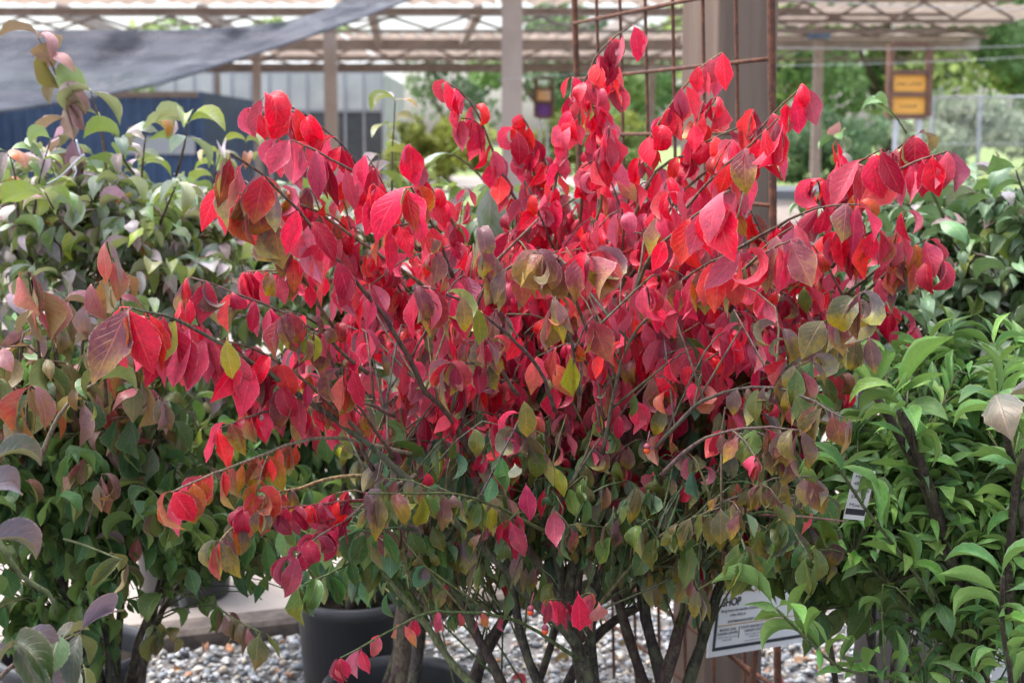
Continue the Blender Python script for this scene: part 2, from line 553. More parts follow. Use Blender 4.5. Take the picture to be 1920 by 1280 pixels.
class Shrub:
    """a thing: stems, twigs and leaves; leaves are collected first and built at the end"""
    ALL = []

    def __init__(self, name, label, loc, mat, group, cat='shrub'):
        self.root = thing(name, label, cat, loc, 0, group)
        self.loc = Vector(loc)
        self.mat = mat
        self.cull = False
        self.leaves = []          # (pos, az, pitch, roll, length, family, variant, colour)
        self.paths = []
        Shrub.ALL.append(self)

    def limb(self, name, pts, r0, r1, colour, n=6, step=0.03, keep=True, bumpy=0.0):
        path = smooth_path(pts, step)
        m = len(path)
        if bumpy:
            path = [p + Vector((random.uniform(-1, 1), random.uniform(-1, 1), random.uniform(-1, 1))) * bumpy if 0 < i < m - 1 else p for i, p in enumerate(path)]
        radii = [r0 + (r1 - r0) * i / (m - 1) for i in range(m)]
        if bumpy:
            radii = [r * random.uniform(0.9, 1.14) for r in radii]
        vs, fs = tube_geo(path, radii, n)
        o = mesh_obj(name, vs, fs, M['bark'], self.root, True, self.loc)
        o.color = (*colour, 1.0)
        if keep: self.paths.append(path)
        return path

    def leaf(self, pos, direction, length, fam, colour, variant=None, roll=None, pitch=None):
        if self.cull:      # gaps in the foliage that the photograph shows
            x, y, d = (float(q[0]) for q in project([(pos[0], pos[1], pos[2] - length * 0.5)]))
            for x0, x1, y0, y1, dm, pr in GAPS:
                if x0 < x < x1 and y0 < y < y1 and d < dm and random.random() < pr: return
        az = math.atan2(-direction.x, direction.y)
        if variant is None: variant = random.randrange(len(FAM[fam]))
        if roll is None: roll = random.gauss(0, 0.28)
        if pitch is None: pitch = random.gauss(0, 0.14)
        self.leaves.append((Vector(pos), az, pitch, roll, length, fam, variant, colour, self.mat, random.uniform(0.66, 1.06)))

    def dress(self, path, length, fam, palfn, internode, reach, tipn=2, skip=0.08, grow=0.75):
        """opposite pairs of leaves along the outer `reach` metres of a twig"""
        cum = [0.0]
        for a, b in zip(path, path[1:]): cum.append(cum[-1] + (b - a).length)
        total = cum[-1]
        s, k = total, random.randrange(2)
        start = max(0.0, total - reach)
        first = True
        while s > start:
            i = max(j for j in range(len(cum)) if cum[j] <= s + 1e-9)
            i = min(i, len(path) - 2)
            f = (s - cum[i]) / max(1e-9, cum[i + 1] - cum[i])
            p = path[i].lerp(path[i + 1], min(1, f))
            t = (path[i + 1] - path[i]).normalized()
            side = t.cross(Vector((0, 0, 1)))
            if side.length < 0.1: side = Vector((1, 0, 0))
            side.normalize()
            up = side.cross(t)
            dirs = [side, -side] if k % 2 == 0 else ([up, -up] if random.random() < 0.2 else [side * 0.8 + up * 0.4, -side * 0.8 - up * 0.4])
            if first:
                dirs = ([side, -side] + [up, -up])[: random.choice((2, 2, 3, max(2, tipn)))]
            rel = (total - s) / max(reach, 1e-6)
            for dvec in dirs:
                if not first and random.random() < skip: continue
                d = dvec * random.uniform(0.7, 1.0) + t * random.uniform(0.2, 0.75) + Vector((random.gauss(0, .28), random.gauss(0, .28), 0))
                if abs(d.x) + abs(d.y) < 0.15:
                    a = random.uniform(0, 2 * PI)
                    d = Vector((math.cos(a), math.sin(a), 0))
                size = length * random.triangular(0.62, 1.18, 0.95) * (1.0 - (1 - grow) * rel)
                f_ = fam if isinstance(fam, str) else random.choices([x[0] for x in fam], [x[1] for x in fam])[0]
                self.leaf(p + Vector((random.uniform(-1, 1), random.uniform(-1, 1), 0)) * 0.003, d, size, f_, palfn(p, rel))
            first = False
            s -= internode * random.uniform(0.75, 1.25)
            k += 1

    def side_shoots(self, path, n, length, fam, palfn, colour, leafpairs=0.05):
        for _ in range(n):
            i = random.randrange(len(path) // 3, max(len(path) // 3 + 1, len(path) - 3))
            t = (path[min(i + 1, len(path) - 1)] - path[i]).normalized()
            v = Vector((random.gauss(0, 1), random.gauss(0, 1), random.gauss(0.35, 0.7)))
            v = (v - t * v.dot(t)).normalized()
            ln = random.uniform(0.035, 0.085)
            e = path[i] + (t * 0.75 + v * 0.65) * ln
            m = path[i].lerp(e, 0.5) + Vector((0, 0, 0.006))
            sp = self.limb('twig', [path[i], m, e], 0.0013, 0.0008, colour, 5, 0.02, keep=False)
            self.dress(sp, length, fam, palfn, length * 0.42, ln, 4, 0.1)

    def crown(self, centre, rad, n, length, fam, palfn, internode, reach, twig=(0.10, 0.08, 0.06), inner=0.5, ok=None, zbias=0.25, r0=0.0017, reachvar=0.4):
        """n twigs from the stems out to points in an ellipsoid"""
        centre = Vector(centre)
        pts = [p for path in self.paths for p in path[1:]]
        made = 0
        self.cull = True
        for _ in range(n * 6):
            if made >= n: break
            v = Vector((random.gauss(0, 1), random.gauss(0, 1), random.gauss(0, 1) + zbias)).normalized() * random.uniform(inner, 1.0)
            tip = centre + Vector((v.x * rad[0], v.y * rad[1], v.z * rad[2]))
            if ok and not ok(tip): continue
            best = min(random.sample(pts, min(150, len(pts))), key=lambda q: (q - tip).length + max(0.0, q.z - tip.z + 0.05) * 3)
            ctrl = best.lerp(tip, 0.55) + Vector((random.uniform(-.03, .03), random.uniform(-.03, .03), random.uniform(0.0, 0.07)))
            path = self.limb('twig', [best, ctrl, tip], r0, 0.0009, tuple(c * random.uniform(.75, 1.3) for c in twig), n=5, step=0.035, keep=False)
            self.dress(path, length, fam, palfn, internode, reach * random.uniform(1 - reachvar, 1 + reachvar))
            made += 1
        self.cull = False


def leaf_matrix(L):
    pos, az, pitch, roll, length = L[:5]
    return Matrix.Translation(pos) @ Matrix.Rotation(az, 4, 'Z') @ Matrix.Rotation(pitch, 4, 'X') @ Matrix.Rotation(roll, 4, 'Y') @ Matrix.Diagonal((length * L[9], length, length, 1.0))


def fam_mesh(fam, i, matkey):
    k = (fam, i, matkey)
    if k in FAM_MESH: return FAM_MESH[k]
    V, UV, Fs = FAM[fam][i]
    me = bpy.data.meshes.new('leaf')
    me.from_pydata(V.tolist(), [], Fs.tolist())
    uvl = me.uv_layers.new(name='leaf_uv')
    uvl.data.foreach_set('uv', UV[Fs.reshape(-1)].reshape(-1))
    me.polygons.foreach_set('use_smooth', [True] * len(me.polygons))
    me.materials.append(M[matkey])
    me.update()
    FAM_MESH[k] = me
    return me


def build_leaves(limit=300):
    """the leaves that show largest become parts, the rest one foliage part per shrub"""
    G = (192, 128)
    zb = np.full(G[0] * G[1], 1e9)
    recs = []
    for sh in Shrub.ALL:
        for li, L in enumerate(sh.leaves):
            V = FAM[L[5]][L[6]][0]
            m = np.array(leaf_matrix(L))
            P = V @ m[:3, :3].T + m[:3, 3]
            x, y, d = project(P)
            c = (x / 10).astype(int), (y / 10).astype(int)
            ok = (c[0] >= 0) & (c[0] < G[0]) & (c[1] >= 0) & (c[1] < G[1]) & (d > 0.1)
            idx = (c[1] * G[0] + c[0])[ok]
            dd = d[ok]
            np.minimum.at(zb, idx, dd)
            recs.append((sh, li, P, idx, dd))
    score = {}
    for sh, li, P, idx, dd in recs:
        vis = zb[idx] > dd - 0.02
        score[(id(sh), li)] = len(set(idx[vis].tolist())) if vis.any() else 0
    byshrub = {}
    for sh, li, P, idx, dd in recs:
        byshrub.setdefault(id(sh), []).append((score[(id(sh), li)], li, P))
    for sh in Shrub.ALL:
        rows = sorted(byshrub.get(id(sh), []), key=lambda r: -r[0])
        single, rest = [r for r in rows[:limit] if r[0] > 0], []
        cut = len(single)
        rest = rows[cut:]
        for sc, li, P in single:
            L = sh.leaves[li]
            o = bpy.data.objects.new('leaf', fam_mesh(L[5], L[6], 'leaf_' + L[8]))
            link(o, sh.root)
            o.matrix_basis = Matrix.Translation(-sh.loc) @ leaf_matrix(L)
            o.color = L[7]
        for mk in sorted({sh.leaves[r[1]][8] for r in rest}):
            Vs, Fs, UVs, Cs, off = [], [], [], [], 0
            for sc, li, P in rest:
                L = sh.leaves[li]
                if L[8] != mk: continue
                V, UV, Fc = FAM[L[5]][L[6]]
                Vs.append(P - np.array(sh.loc)); Fs.append(Fc + off); UVs.append(UV[Fc.reshape(-1)])
                Cs.append(np.tile(np.array(L[7]), (len(V), 1)))
                off += len(V)
            o = np_mesh('foliage', np.concatenate(Vs), np.concatenate(Fs), M['foliage_' + mk], sh.root, True,
                        uv=np.concatenate(UVs), cols=('leaf_colour', np.concatenate(Cs)))
            o['kind'] = 'stuff'


def np_mesh(name, V, Fs, mat, parent=None, smooth=False, uv=None, cols=None):
    me = bpy.data.meshes.new(name)
    k = Fs.shape[1]
    me.vertices.add(len(V)); me.vertices.foreach_set('co', V.astype(np.float32).reshape(-1))
    me.loops.add(Fs.size); me.loops.foreach_set('vertex_index', Fs.astype(np.int32).reshape(-1))
    me.polygons.add(len(Fs))
    me.polygons.foreach_set('loop_start', np.arange(0, Fs.size, k, dtype=np.int32))
    me.polygons.foreach_set('loop_total', np.full(len(Fs), k, dtype=np.int32))
    if smooth: me.polygons.foreach_set('use_smooth', np.ones(len(Fs), bool))
    if uv is not None:
        l = me.uv_layers.new(name='leaf_uv')
        l.data.foreach_set('uv', uv.astype(np.float32).reshape(-1))
    if cols is not None:
        a = me.attributes.new(cols[0], 'FLOAT_COLOR', 'POINT')
        a.data.foreach_set('color', cols[1].astype(np.float32).reshape(-1))
    me.materials.append(mat)
    me.update(calc_edges=True)
    me.validate()
    return link(bpy.data.objects.new(name, me), parent)


# ------------------------------------------------------------------ the setting: ground
def sheet(name, pts, z, mat, kind='structure'):
    o = mesh_obj(name, [(x, y, z) for x, y in pts], [tuple(range(len(pts)))], mat)
    o['kind'] = kind
    return o

M['earth'] = plain_mat('earth', (0.10, 0.085, 0.07), (0.06, 0.05, 0.042), 9.0, 0.9, bump=0.4)
M['gravel_base'] = plain_mat('gravel_base', (0.2, 0.19, 0.185), (0.1, 0.09, 0.085), 70.0, 0.9, bump=0.8)
M['pavement'] = plain_mat('pavement', (0.33, 0.285, 0.255), (0.27, 0.23, 0.205), 5.0, 0.8, bump=0.25, bscale=160)
M['kerb'] = plain_mat('kerb', (0.13, 0.105, 0.09), (0.07, 0.055, 0.05), 30.0, 0.85, bump=0.5)
M['lawn'] = plain_mat('lawn', (0.21, 0.27, 0.085), (0.15, 0.21, 0.06), 0.8, 0.9, bump=0.3)

KA, KD = Vector((-0.871, 3.377)), Vector((0.34, 0.123)).normalized()
KN = Vector((-KD.y, KD.x))
def kline(t, off=0.0):
    p = KA + KD * t + KN * off
    return (p.x, p.y)

sheet('ground', [(-300, -60), (300, -60), (300, 400), (-300, 400)], -0.03, M['earth'])
sheet('gravel_bed', [(-14, -3), (14, -3), kline(16), kline(-14)], -0.004, M['gravel_base'])
sheet('pavement', [kline(-14, 0.09), kline(16, 0.09), (60, 60), (-60, 60)], 0.040, M['pavement'])
sheet('lawn', [(6.5, 21), (90, 21), (140, 300), (-140, 300), (-40, 55), (4.0, 50)], 0.048, M['lawn'])
kb = MB()
A, B, Cc, Dd = kline(-14), kline(16), kline(16, 0.09), kline(-14, 0.09)
n = 60
kv = []
for i in range(n + 1):
    t = -14 + 30 * i / n
    w = random.uniform(-0.006, 0.006)
    for off, z in ((w, -0.02), (w, 0.034), (0.012 + w, 0.045), (0.095, 0.046), (0.095, -0.02)):
        x, y = kline(t, off)
        kv.append((x, y, z))
kf = []
for i in range(n):
    for j in range(4):
        a = i * 5 + j
        kf.append((a, a + 5, a + 6, a + 1))
o = mesh_obj('kerb', kv, kf, M['kerb'])
o['kind'] = 'structure'

# loose stones on the gravel bed
def ico():
    import bmesh
    bm = bmesh.new()
    bmesh.ops.create_icosphere(bm, subdivisions=1, radius=1.0)
    v = np.array([x.co[:] for x in bm.verts]); f = np.array([[y.index for y in x.verts] for x in bm.faces])
    bm.free()
    return v, f

IV, IF = ico()
M['stone'] = attr_mat('stone', 'stone_colour', 0.7, 0.35, noise=(140.0, 0.72, 1.25))
def gravel(n, x0, x1, y0, y1, smin, smax):
    Vs, Fs, Cs = [], [], []
    pal = np.array([(0.36, 0.37, 0.39), (0.26, 0.28, 0.31), (0.46, 0.45, 0.44), (0.17, 0.18, 0.20), (0.42, 0.36, 0.29), (0.36, 0.18, 0.10), (0.32, 0.31, 0.29), (0.55, 0.53, 0.5)])
    pw = np.array([5, 4, 4, 2, 3, 1.0, 3, 2.5]); pw = pw / pw.sum()
    lumps = [IV * (1 + 0.42 * RNG.standard_normal((len(IV), 1)).clip(-1, 1)) for _ in range(10)]
    cnt = 0
    while cnt < n:
        x, y = RNG.uniform(x0, x1), RNG.uniform(y0, y1)
        if (Vector((x, y)) - KA).dot(KN) > -0.012: continue
        s = smin + (smax - smin) * RNG.random() ** 2.2
        v = lumps[cnt % 10] * np.array([s, s * RNG.uniform(0.55, 0.95), s * RNG.uniform(0.35, 0.6)])
        m = np.array(Matrix.Rotation(RNG.uniform(0, 6.28), 3, 'Z') @ Matrix.Rotation(RNG.normal(0, 0.35), 3, 'X'))
        v = v @ m.T + np.array([x, y, s * 0.25 + RNG.uniform(-0.003, 0.008)])
        Vs.append(v); Fs.append(IF + cnt * len(IV))
        c = pal[RNG.choice(8, p=pw)] * RNG.uniform(0.75, 1.25)
        Cs.append(np.tile([*c, 1.0], (len(IV), 1)))
        cnt += 1
    o = np_mesh('gravel', np.concatenate(Vs), np.concatenate(Fs), M['stone'], None, False, cols=('stone_colour', np.concatenate(Cs)))
    o['kind'] = 'stuff'
    o['label'] = 'blue grey crushed stone gravel in front of the kerb'
gravel(17000, -1.7, 1.9, 2.35, 4.2, 0.0055, 0.015)

# ------------------------------------------------------------------ the shade structure behind the plants
M['steel'] = plain_mat('steel', (0.25, 0.205, 0.18), (0.20, 0.165, 0.145), 6.0, 0.6)
M['steel_pale'] = plain_mat('steel_pale', (0.34, 0.285, 0.25), (0.29, 0.24, 0.21), 3.0, 0.55)
M['roof_sheet'] = plain_mat('roof_sheet', (0.62, 0.56, 0.52), (0.56, 0.50, 0.46), 0.8, 0.55, transl=0.7)
HR = 3.2
canopy = thing('shade_structure', 'long open shade structure with corrugated tan roof and lattice steel trusses behind the bushes', 'canopy', (0, 24, 0))
CB = Vector((0, 24, 0))

def part(mb, name, mat, parent, base=CB, smooth=False):
    return mesh_obj(name, mb.v, mb.f, mat, parent, smooth, base)

def roof_sheet(x0, x1, y0, y1, z):
    mb = MB()
    nx = int((x1 - x0) / 0.08)
    rows = []
    for j, y in enumerate((y0, y1)):
        for i in range(nx + 1):
            x = x0 + (x1 - x0) * i / nx
            rows.append((x, y, z + 0.03 * math.sin(i * 0.08 / 0.30 * 2 * PI)))
    vs = rows + [(x, y, zz + 0.006) for x, y, zz in rows]
    m = nx + 1
    fs = []
    for i in range(nx):
        fs.append((i, i + m, i + m + 1, i + 1))
        fs.append((2 * m + i, 2 * m + i + 1, 3 * m + i + 1, 3 * m + i))
        fs.append((i, i + 1, 2 * m + i + 1, 2 * m + i))
        fs.append((m + i, 3 * m + i, 3 * m + i + 1, m + i + 1))
    mb.add(vs, fs)
    return part(mb, 'roof_sheet', M['roof_sheet'], canopy)

for k in range(10):
    x0 = -17 + k * 2.4
    roof_sheet(x0, x0 + 2.37, 13.0, 21.4, HR + 0.05)
for k in range(12):
    x0 = -20 + k * 2.4
    roof_sheet(x0, x0 + 2.37, 27.2, 31.5 if x0 > 3 else 36.5, HR + 0.05)
for k in range(3):
    x0 = 4.2 + 0.02 + k * 1.4
    roof_sheet(x0, x0 + 1.38, 21.6, 25.4, HR + 0.05)

def truss(x0, x1, y, zb, zt, pitch=0.62, mat='steel', w=0.045):
    part(MB().box(x0, x1, y - 0.035, y + 0.035, zt - 0.05, zt), 'truss_chord', M[mat], canopy)
    part(MB().box(x0, x1, y - 0.035, y + 0.035, zb, zb + 0.05), 'truss_chord', M[mat], canopy)
    n = max(2, int((x1 - x0) / pitch))
    pts = []
    for i in range(n + 1):
        pts.append((x0 + (x1 - x0) * i / n, y, (zt - 0.06) if i % 2 else (zb + 0.06)))
    mb = MB().tube(pts, [w / 2] * len(pts), 4)
    part(mb, 'truss_web', M[mat], canopy)

truss(-17, 6.6, 22.1, 2.88, 3.18, 0.55)
truss(-20, 9, 28.6, 2.82, 3.18)
truss(-20, 4.0, 33.0, 2.86, 3.18)
truss(-20, 4.0, 36.3, 2.98, 3.18)
truss(3.6, 6.9, 20.0, 2.86, 3.2, 0.40)
truss(4.2, 8.3, 25.3, 3.02, 3.2, 0.5)
part(MB().box(-17, 4.4, 21.42, 21.56, 3.11, 3.2), 'beam', M['steel'], canopy)
part(MB().box(-20, 9, 27.9, 28.1, 2.99, 3.19), 'beam', M['steel'], canopy)
part(MB().box(-20, 4.0, 34.8, 35.0, 2.9, 3.1), 'beam', M['steel'], canopy)
for xa in (-16.5, -13.4, -10.2, -7.0, -4.9, -2.35, -0.75, 1.75, 3.4):      # raking members across the open bay
    part(MB().bar((xa + 0.25, 21.7, 3.19), (xa - 0.2, 27.8, 3.14), 0.13, 0.18), 'rafter', M['steel_pale'], canopy)
for xa in (-15, -11.5, -8, -5.6, -3.3, 0.4, 2.6):
    part(MB().bar((xa, 23.2, 3.06), (xa + 1.4, 23.2, 3.2), 0.035), 'brace', M['steel'], canopy)
posts = [(0.0, 14.0, 0.2), (-2.85, 22.7, 0.19), (-5.3, 30, 0.15), (-7.55, 37, 0.14), (-9.6, 43, 0.14), (5.27, 24.9, 0.15), (3.2, 33, 0.14)]
for x, y, w in posts:
    zt = HR if y > 15 else HR + 0.02
    mb = MB().box(x - w / 2, x + w / 2, y - w / 2, y + w / 2, 0.04, zt)
    part(mb, 'post', M['steel_pale'], canopy)
part(MB().box(5.27 - 0.17, 5.27 + 0.17, 24.75, 25.05, 2.99, 3.1), 'post_head', plain_mat('blue_grey', (0.12, 0.2, 0.32), (0.09, 0.15, 0.26), 6), canopy)

# grey shade cloth slung below the roof on the left
m_, nt_, out_ = new_mat('cloth')          # knitted shade cloth: threads with gaps
N_ = NT(nt_)
tc_ = N_.n('ShaderNodeTexCoord')
mp_ = N_.n('ShaderNodeMapping')
N_.l(tc_.outputs['Object'], mp_.inputs[0])
mp_.inputs['Scale'].default_value = (0.8, 1, 3.0)
nz_ = N_.noise(mp_.outputs[0], 2.2, 5.0, 0.65)
c_ = N_.mix(N_.ramp(nz_, 0.3, 0.7), (0.10, 0.11, 0.135), (0.19, 0.20, 0.235))
d_ = N_.n('ShaderNodeBsdfDiffuse'); N_.l(c_, d_.inputs[0])
t_ = N_.n('ShaderNodeBsdfTranslucent'); N_.l(c_, t_.inputs[0])
x_ = N_.n('ShaderNodeMixShader'); x_.inputs[0].default_value = 0.35
N_.l(d_.outputs[0], x_.inputs[1]); N_.l(t_.outputs[0], x_.inputs[2])
tr_ = N_.n('ShaderNodeBsdfTransparent')
y_ = N_.n('ShaderNodeMixShader'); y_.inputs[0].default_value = 0.32
N_.l(x_.outputs[0], y_.inputs[1]); N_.l(tr_.outputs[0], y_.inputs[2])
N_.l(y_.outputs[0], out_.inputs[0])
M['cloth'] = m_

top = [(-260, 60), (0, 57), (180, 58), (330, 57), (440, 52), (540, 40), (620, 16), (700, -40), (820, -120)]
bot = [(-260, 235), (0, 208), (150, 187), (300, 157), (420, 119), (520, 88), (640, 47), (770, -2), (840, -60)]
NU, NV = 64, 14
def interp(L, t):
    s = t * (len(L) - 1)
    i = min(int(s), len(L) - 2)
    f = s - i
    return L[i][0] + (L[i + 1][0] - L[i][0]) * f, L[i][1] + (L[i + 1][1] - L[i][1]) * f
vs = []
for j in range(NV + 1):
    for i in range(NU + 1):
        t = i / NU
        a, b = interp(top, t), interp(bot, t)
        s = j / NV
        x = a[0] + (b[0] - a[0]) * s
        y = a[1] + (b[1] - a[1]) * s
        d = 10.5 - 1.2 * s + 0.16 * math.sin(t * 23 + s * 2) * (0.4 + s) + 0.28 * math.sin(s * PI) + 0.05 * math.sin(t * 61 + 5 * s)
        vs.append(at(x, y, d))
m = NU + 1
vs2 = [v + Vector((0, 0.008, 0.004)) for v in vs]
fs = []
K = len(vs)
for j in range(NV):
    for i in range(NU):
        a = j * m + i
        fs.append((a, a + 1, a + m + 1, a + m))
        fs.append((K + a, K + a + m, K + a + m + 1, K + a + 1))
for i in range(NU):
    fs.append((i, K + i, K + i + 1, i + 1))
    a = NV * m + i
    fs.append((a, a + 1, K + a + 1, K + a))
o = mesh_obj('shade_cloth', vs + vs2, fs, M['cloth'], None, True)
tag(o, 'sagging sheet of dark grey shade cloth hung in front of the roof', 'shade cloth')
edge = [at(*interp(bot, i / 40), 9.3 + 0.16 * math.sin(i / 40 * 23 + 2) * 1.4 + 0.05 * math.sin(i / 40 * 61 + 5)) for i in range(41)]
mesh_obj('hem', *tube_geo(edge, [0.012] * 41, 5), M['cloth'], o, True)

# navy container
M['navy'] = plain_mat('navy', (0.055, 0.115, 0.24), (0.045, 0.09, 0.19), 2.0, 0.5)
cont = thing('storage_container', 'navy blue corrugated storage container under the shade cloth', 'container', (-8.5, 30, 0.04))
x0, x1, zt = -10.75, -6.4, 2.27
mb = MB()
nx = 64
for row, (zz) in enumerate((0.12, zt - 0.12)):
    for i in range(nx + 1):
        x = x0 + 0.1 + (x1 - x0 - 0.2) * i / nx
        mb.v.append((x, 29.97 + (0.045 if (i // 2) % 2 else 0.0), zz))
mb.f += [(i, i + 1, nx + 2 + i, nx + 1 + i) for i in range(nx)]
mesh_obj('front_panel', mb.v, mb.f, M['navy'], cont, False, cont.location)
for xa in (x0, x1 - 0.1):
    mesh_obj('corner_post', *(lambda q: (q.v, q.f))(MB().box(xa, xa + 0.1, 29.93, 30.05, 0.04, zt)), M['navy'], cont, False, cont.location)
mesh_obj('top_rail', *(lambda q: (q.v, q.f))(MB().box(x0 + 0.101, x1 - 0.101, 29.93, 30.05, zt - 0.12, zt)), M['steel'], cont, False, cont.location)
mesh_obj('bottom_rail', *(lambda q: (q.v, q.f))(MB().box(x0 + 0.101, x1 - 0.101, 29.93, 30.05, 0.04, 0.12)), M['navy'], cont, False, cont.location)
mesh_obj('body', *(lambda q: (q.v, q.f))(MB().box(x0 + 0.02, x1 - 0.02, 30.06, 36, 0.04, zt - 0.01)), M['navy'], cont, False, cont.location)
mesh_obj('notice', *(lambda q: (q.v, q.f))(MB().box(-8.05, -6.6, 29.9, 29.925, 0.98, 1.35)), plain_mat('pale_board', (0.45, 0.5, 0.55), (0.4, 0.45, 0.5)), cont, False, cont.location)

M['cardboard'] = plain_mat('cardboard', (0.32, 0.2, 0.12), (0.25, 0.16, 0.1), 3)
cr = thing('wooden_crate', 'tan wooden crate at the left end of the navy container', 'crate', (-11.35, 29.5, 0.04))
for k in range(6):
    mesh_obj('slat', *(lambda q: (q.v, q.f))(MB().box(-11.9, -10.85, 29.3, 29.34, 0.06 + k * 0.3, 0.33 + k * 0.3)), M['cardboard'], cr, False, cr.location)
mesh_obj('body', *(lambda q: (q.v, q.f))(MB().box(-11.9, -10.86, 29.345, 30.3, 0.045, 1.84)), M['cardboard'], cr, False, cr.location)

# greenhouse
M['glaze'] = plain_mat('glaze', (0.72, 0.74, 0.73), (0.6, 0.63, 0.62), 1.2, 0.35, transl=0.4)
M['alu'] = plain_mat('alu', (0.42, 0.44, 0.47), (0.36, 0.38, 0.42), 5, 0.4, metal=0.4)
M['dark_panel'] = plain_mat('dark_panel', (0.09, 0.10, 0.11), (0.06, 0.07, 0.08), 2, 0.5)
gh = thing('greenhouse', 'pale translucent greenhouse with grey ribs behind the tan posts', 'greenhouse', (-6, 40, 0.04))
def gp(name, mat, *a):
    q = MB().box(*a)
    return mesh_obj(name, q.v, q.f, M[mat], gh, False, gh.location)
gx0, gx1, gy = -9.6, -3.5, 39.0
n = 12
for i in range(n):
    a = gx0 + (gx1 - gx0) * i / n
    b = gx0 + (gx1 - gx0) * (i + 1) / n
    gp('pane', 'glaze', a + 0.035, b - 0.035, gy, gy + 0.02, 2.1, 3.05)
    gp('pane', 'glaze' if i < 4 else 'dark_panel', a + 0.035, b - 0.035, gy, gy + 0.02, 0.1, 2.04)
for i in range(n + 1):
    a = gx0 + (gx1 - gx0) * i / n
    gp('rib', 'alu', a - 0.03, a + 0.03, gy - 0.03, gy + 0.05, 0.04, 3.1)
gp('rail', 'alu', gx0, gx1, gy - 0.045, gy - 0.031, 2.03, 2.11)
gp('rail', 'alu', gx0, gx1, gy - 0.045, gy - 0.031, 3.05, 3.15)
q = MB()
q.add([(gx0, gy + 0.06, 3.1), (gx1, gy + 0.06, 3.1), (gx1, gy + 4, 4.4), (gx0, gy + 4, 4.4), (gx1, gy + 8, 3.1), (gx0, gy + 8, 3.1)], [(0, 1, 2, 3), (3, 2, 4, 5)])
mesh_obj('roof', q.v, q.f, M['glaze'], gh, False, gh.location)
gp('side_wall', 'glaze', gx1 - 0.02, gx1, gy + 0.06, gy + 8, 0.04, 3.08)
gp('side_wall', 'glaze', gx0, gx0 + 0.02, gy + 0.06, gy + 8, 0.04, 3.08)

# ------------------------------------------------------------------ far trees, hedge, fence
M['tree_leaf'] = attr_mat('tree_leaf', 'leaf_colour', 0.5, 0.4, 0.5, noise=(0.9, 0.75, 1.25))
M['far_bark'] = plain_mat('far_bark', (0.12, 0.09, 0.07), (0.08, 0.06, 0.05), 6, 0.9)
def tree(name, label, cat, x, y, zc, rx, rz, n, cols, size=0.16, trunk=True, group=None, lumps=26, z0=0.05):
    t = thing(name, label, cat, (x, y, z0), 0, group)
    rng = np.random.default_rng(int(abs(x * 91) + y * 7))
    ctr = []
    for _ in range(lumps):
        v = rng.standard_normal(3); v /= np.linalg.norm(v)
        r = rng.uniform(0.35, 0.95)
        ctr.append((v * r * np.array([rx, rx * 0.9, rz]), rng.uniform(0.22, 0.42)))
    k = rng.integers(0, lumps, n)
    c = np.array([q[0] for q in ctr])[k]
    rr = np.array([q[1] for q in ctr])[k]
    d = rng.standard_normal((n, 3)); d /= np.linalg.norm(d, axis=1)[:, None]
    P = c + d * (rr * rng.uniform(0.3, 1.0, n) ** 0.5)[:, None] * np.array([rx, rx, rz])
    P[:, 2] += zc - z0
    P[:, 2] = np.maximum(P[:, 2], 0.03)
    a = rng.standard_normal((n, 3)); a /= np.linalg.norm(a, axis=1)[:, None]
    b = np.cross(a, rng.standard_normal((n, 3))); b /= np.linalg.norm(b, axis=1)[:, None]
    s = size * rng.uniform(0.6, 1.4, n)[:, None]
    V = np.stack([P - a * s, P + b * s * 0.55, P + a * s, P - b * s * 0.55], 1).reshape(-1, 3)
    Fq = np.arange(4 * n).reshape(n, 4)
    cc = np.array(cols)[rng.integers(0, len(cols), lumps)][k] * rng.uniform(0.75, 1.3, (n, 1))
    C4 = np.concatenate([np.repeat(cc, 4, 0), np.ones((4 * n, 1))], 1)
    np_mesh('crown', V, Fq, M['tree_leaf'], t, False, cols=('leaf_colour', C4))
    if trunk:
        mb = MB()
        h = zc - z0
        mb.tube([(0, 0, -0.05), (0.03 * rx, 0, h * 0.4), (-0.02 * rx, 0.05, h * 0.9), (0.05, 0, h + rz * 0.4)], [0.06 * rx, 0.045 * rx, 0.03 * rx, 0.01 * rx], 8)
        mesh_obj('trunk', mb.v, mb.f, M['far_bark'], t, True)
        for q in range(5):
            an = q * 1.3
            mb = MB()
            mb.tube([(0, 0.02, h * 0.45), (0.35 * rx * math.cos(an), 0.35 * rx * math.sin(an), h * 0.75), (0.6 * rx * math.cos(an), 0.6 * rx * math.sin(an), h + rz * 0.1 * (q - 1))], [0.03 * rx, 0.02 * rx, 0.006 * rx], 6)
            mesh_obj('limb', mb.v, mb.f, M['far_bark'], t, True)
    return t

G1 = [(0.22, 0.34, 0.13), (0.28, 0.39, 0.14), (0.17, 0.28, 0.12), (0.34, 0.43, 0.15)]  # tree greens lightened to stand in for haze over the distance
G2 = [(0.27, 0.31, 0.06), (0.22, 0.27, 0.065), (0.30, 0.34, 0.08)]
G3 = [(0.13, 0.2, 0.11), (0.17, 0.23, 0.12), (0.10, 0.16, 0.09)]
GF = [(0.36, 0.40, 0.31), (0.31, 0.36, 0.27), (0.40, 0.42, 0.33)]  # pale grey greens: distance haze put into the leaf colour
grp = 'trees beyond the shade structure'
tree('maple_tree', 'large broad green tree behind the yellow sign', 'tree', 13.0, 50, 5.4, 4.6, 3.4, 9000, G1, 0.2, True, grp, 34)
tree('maple_tree', 'green tree at the right edge of the photo above the wire fence', 'tree', 19.5, 54, 5.0, 4.2, 3.2, 7000, G1 + G2[:1], 0.2, True, grp, 30)
tree('maple_tree', 'green tree just right of the big timber post', 'tree', 8.2, 46, 4.4, 2.8, 3.0, 6000, G1, 0.18, True, grp, 28)
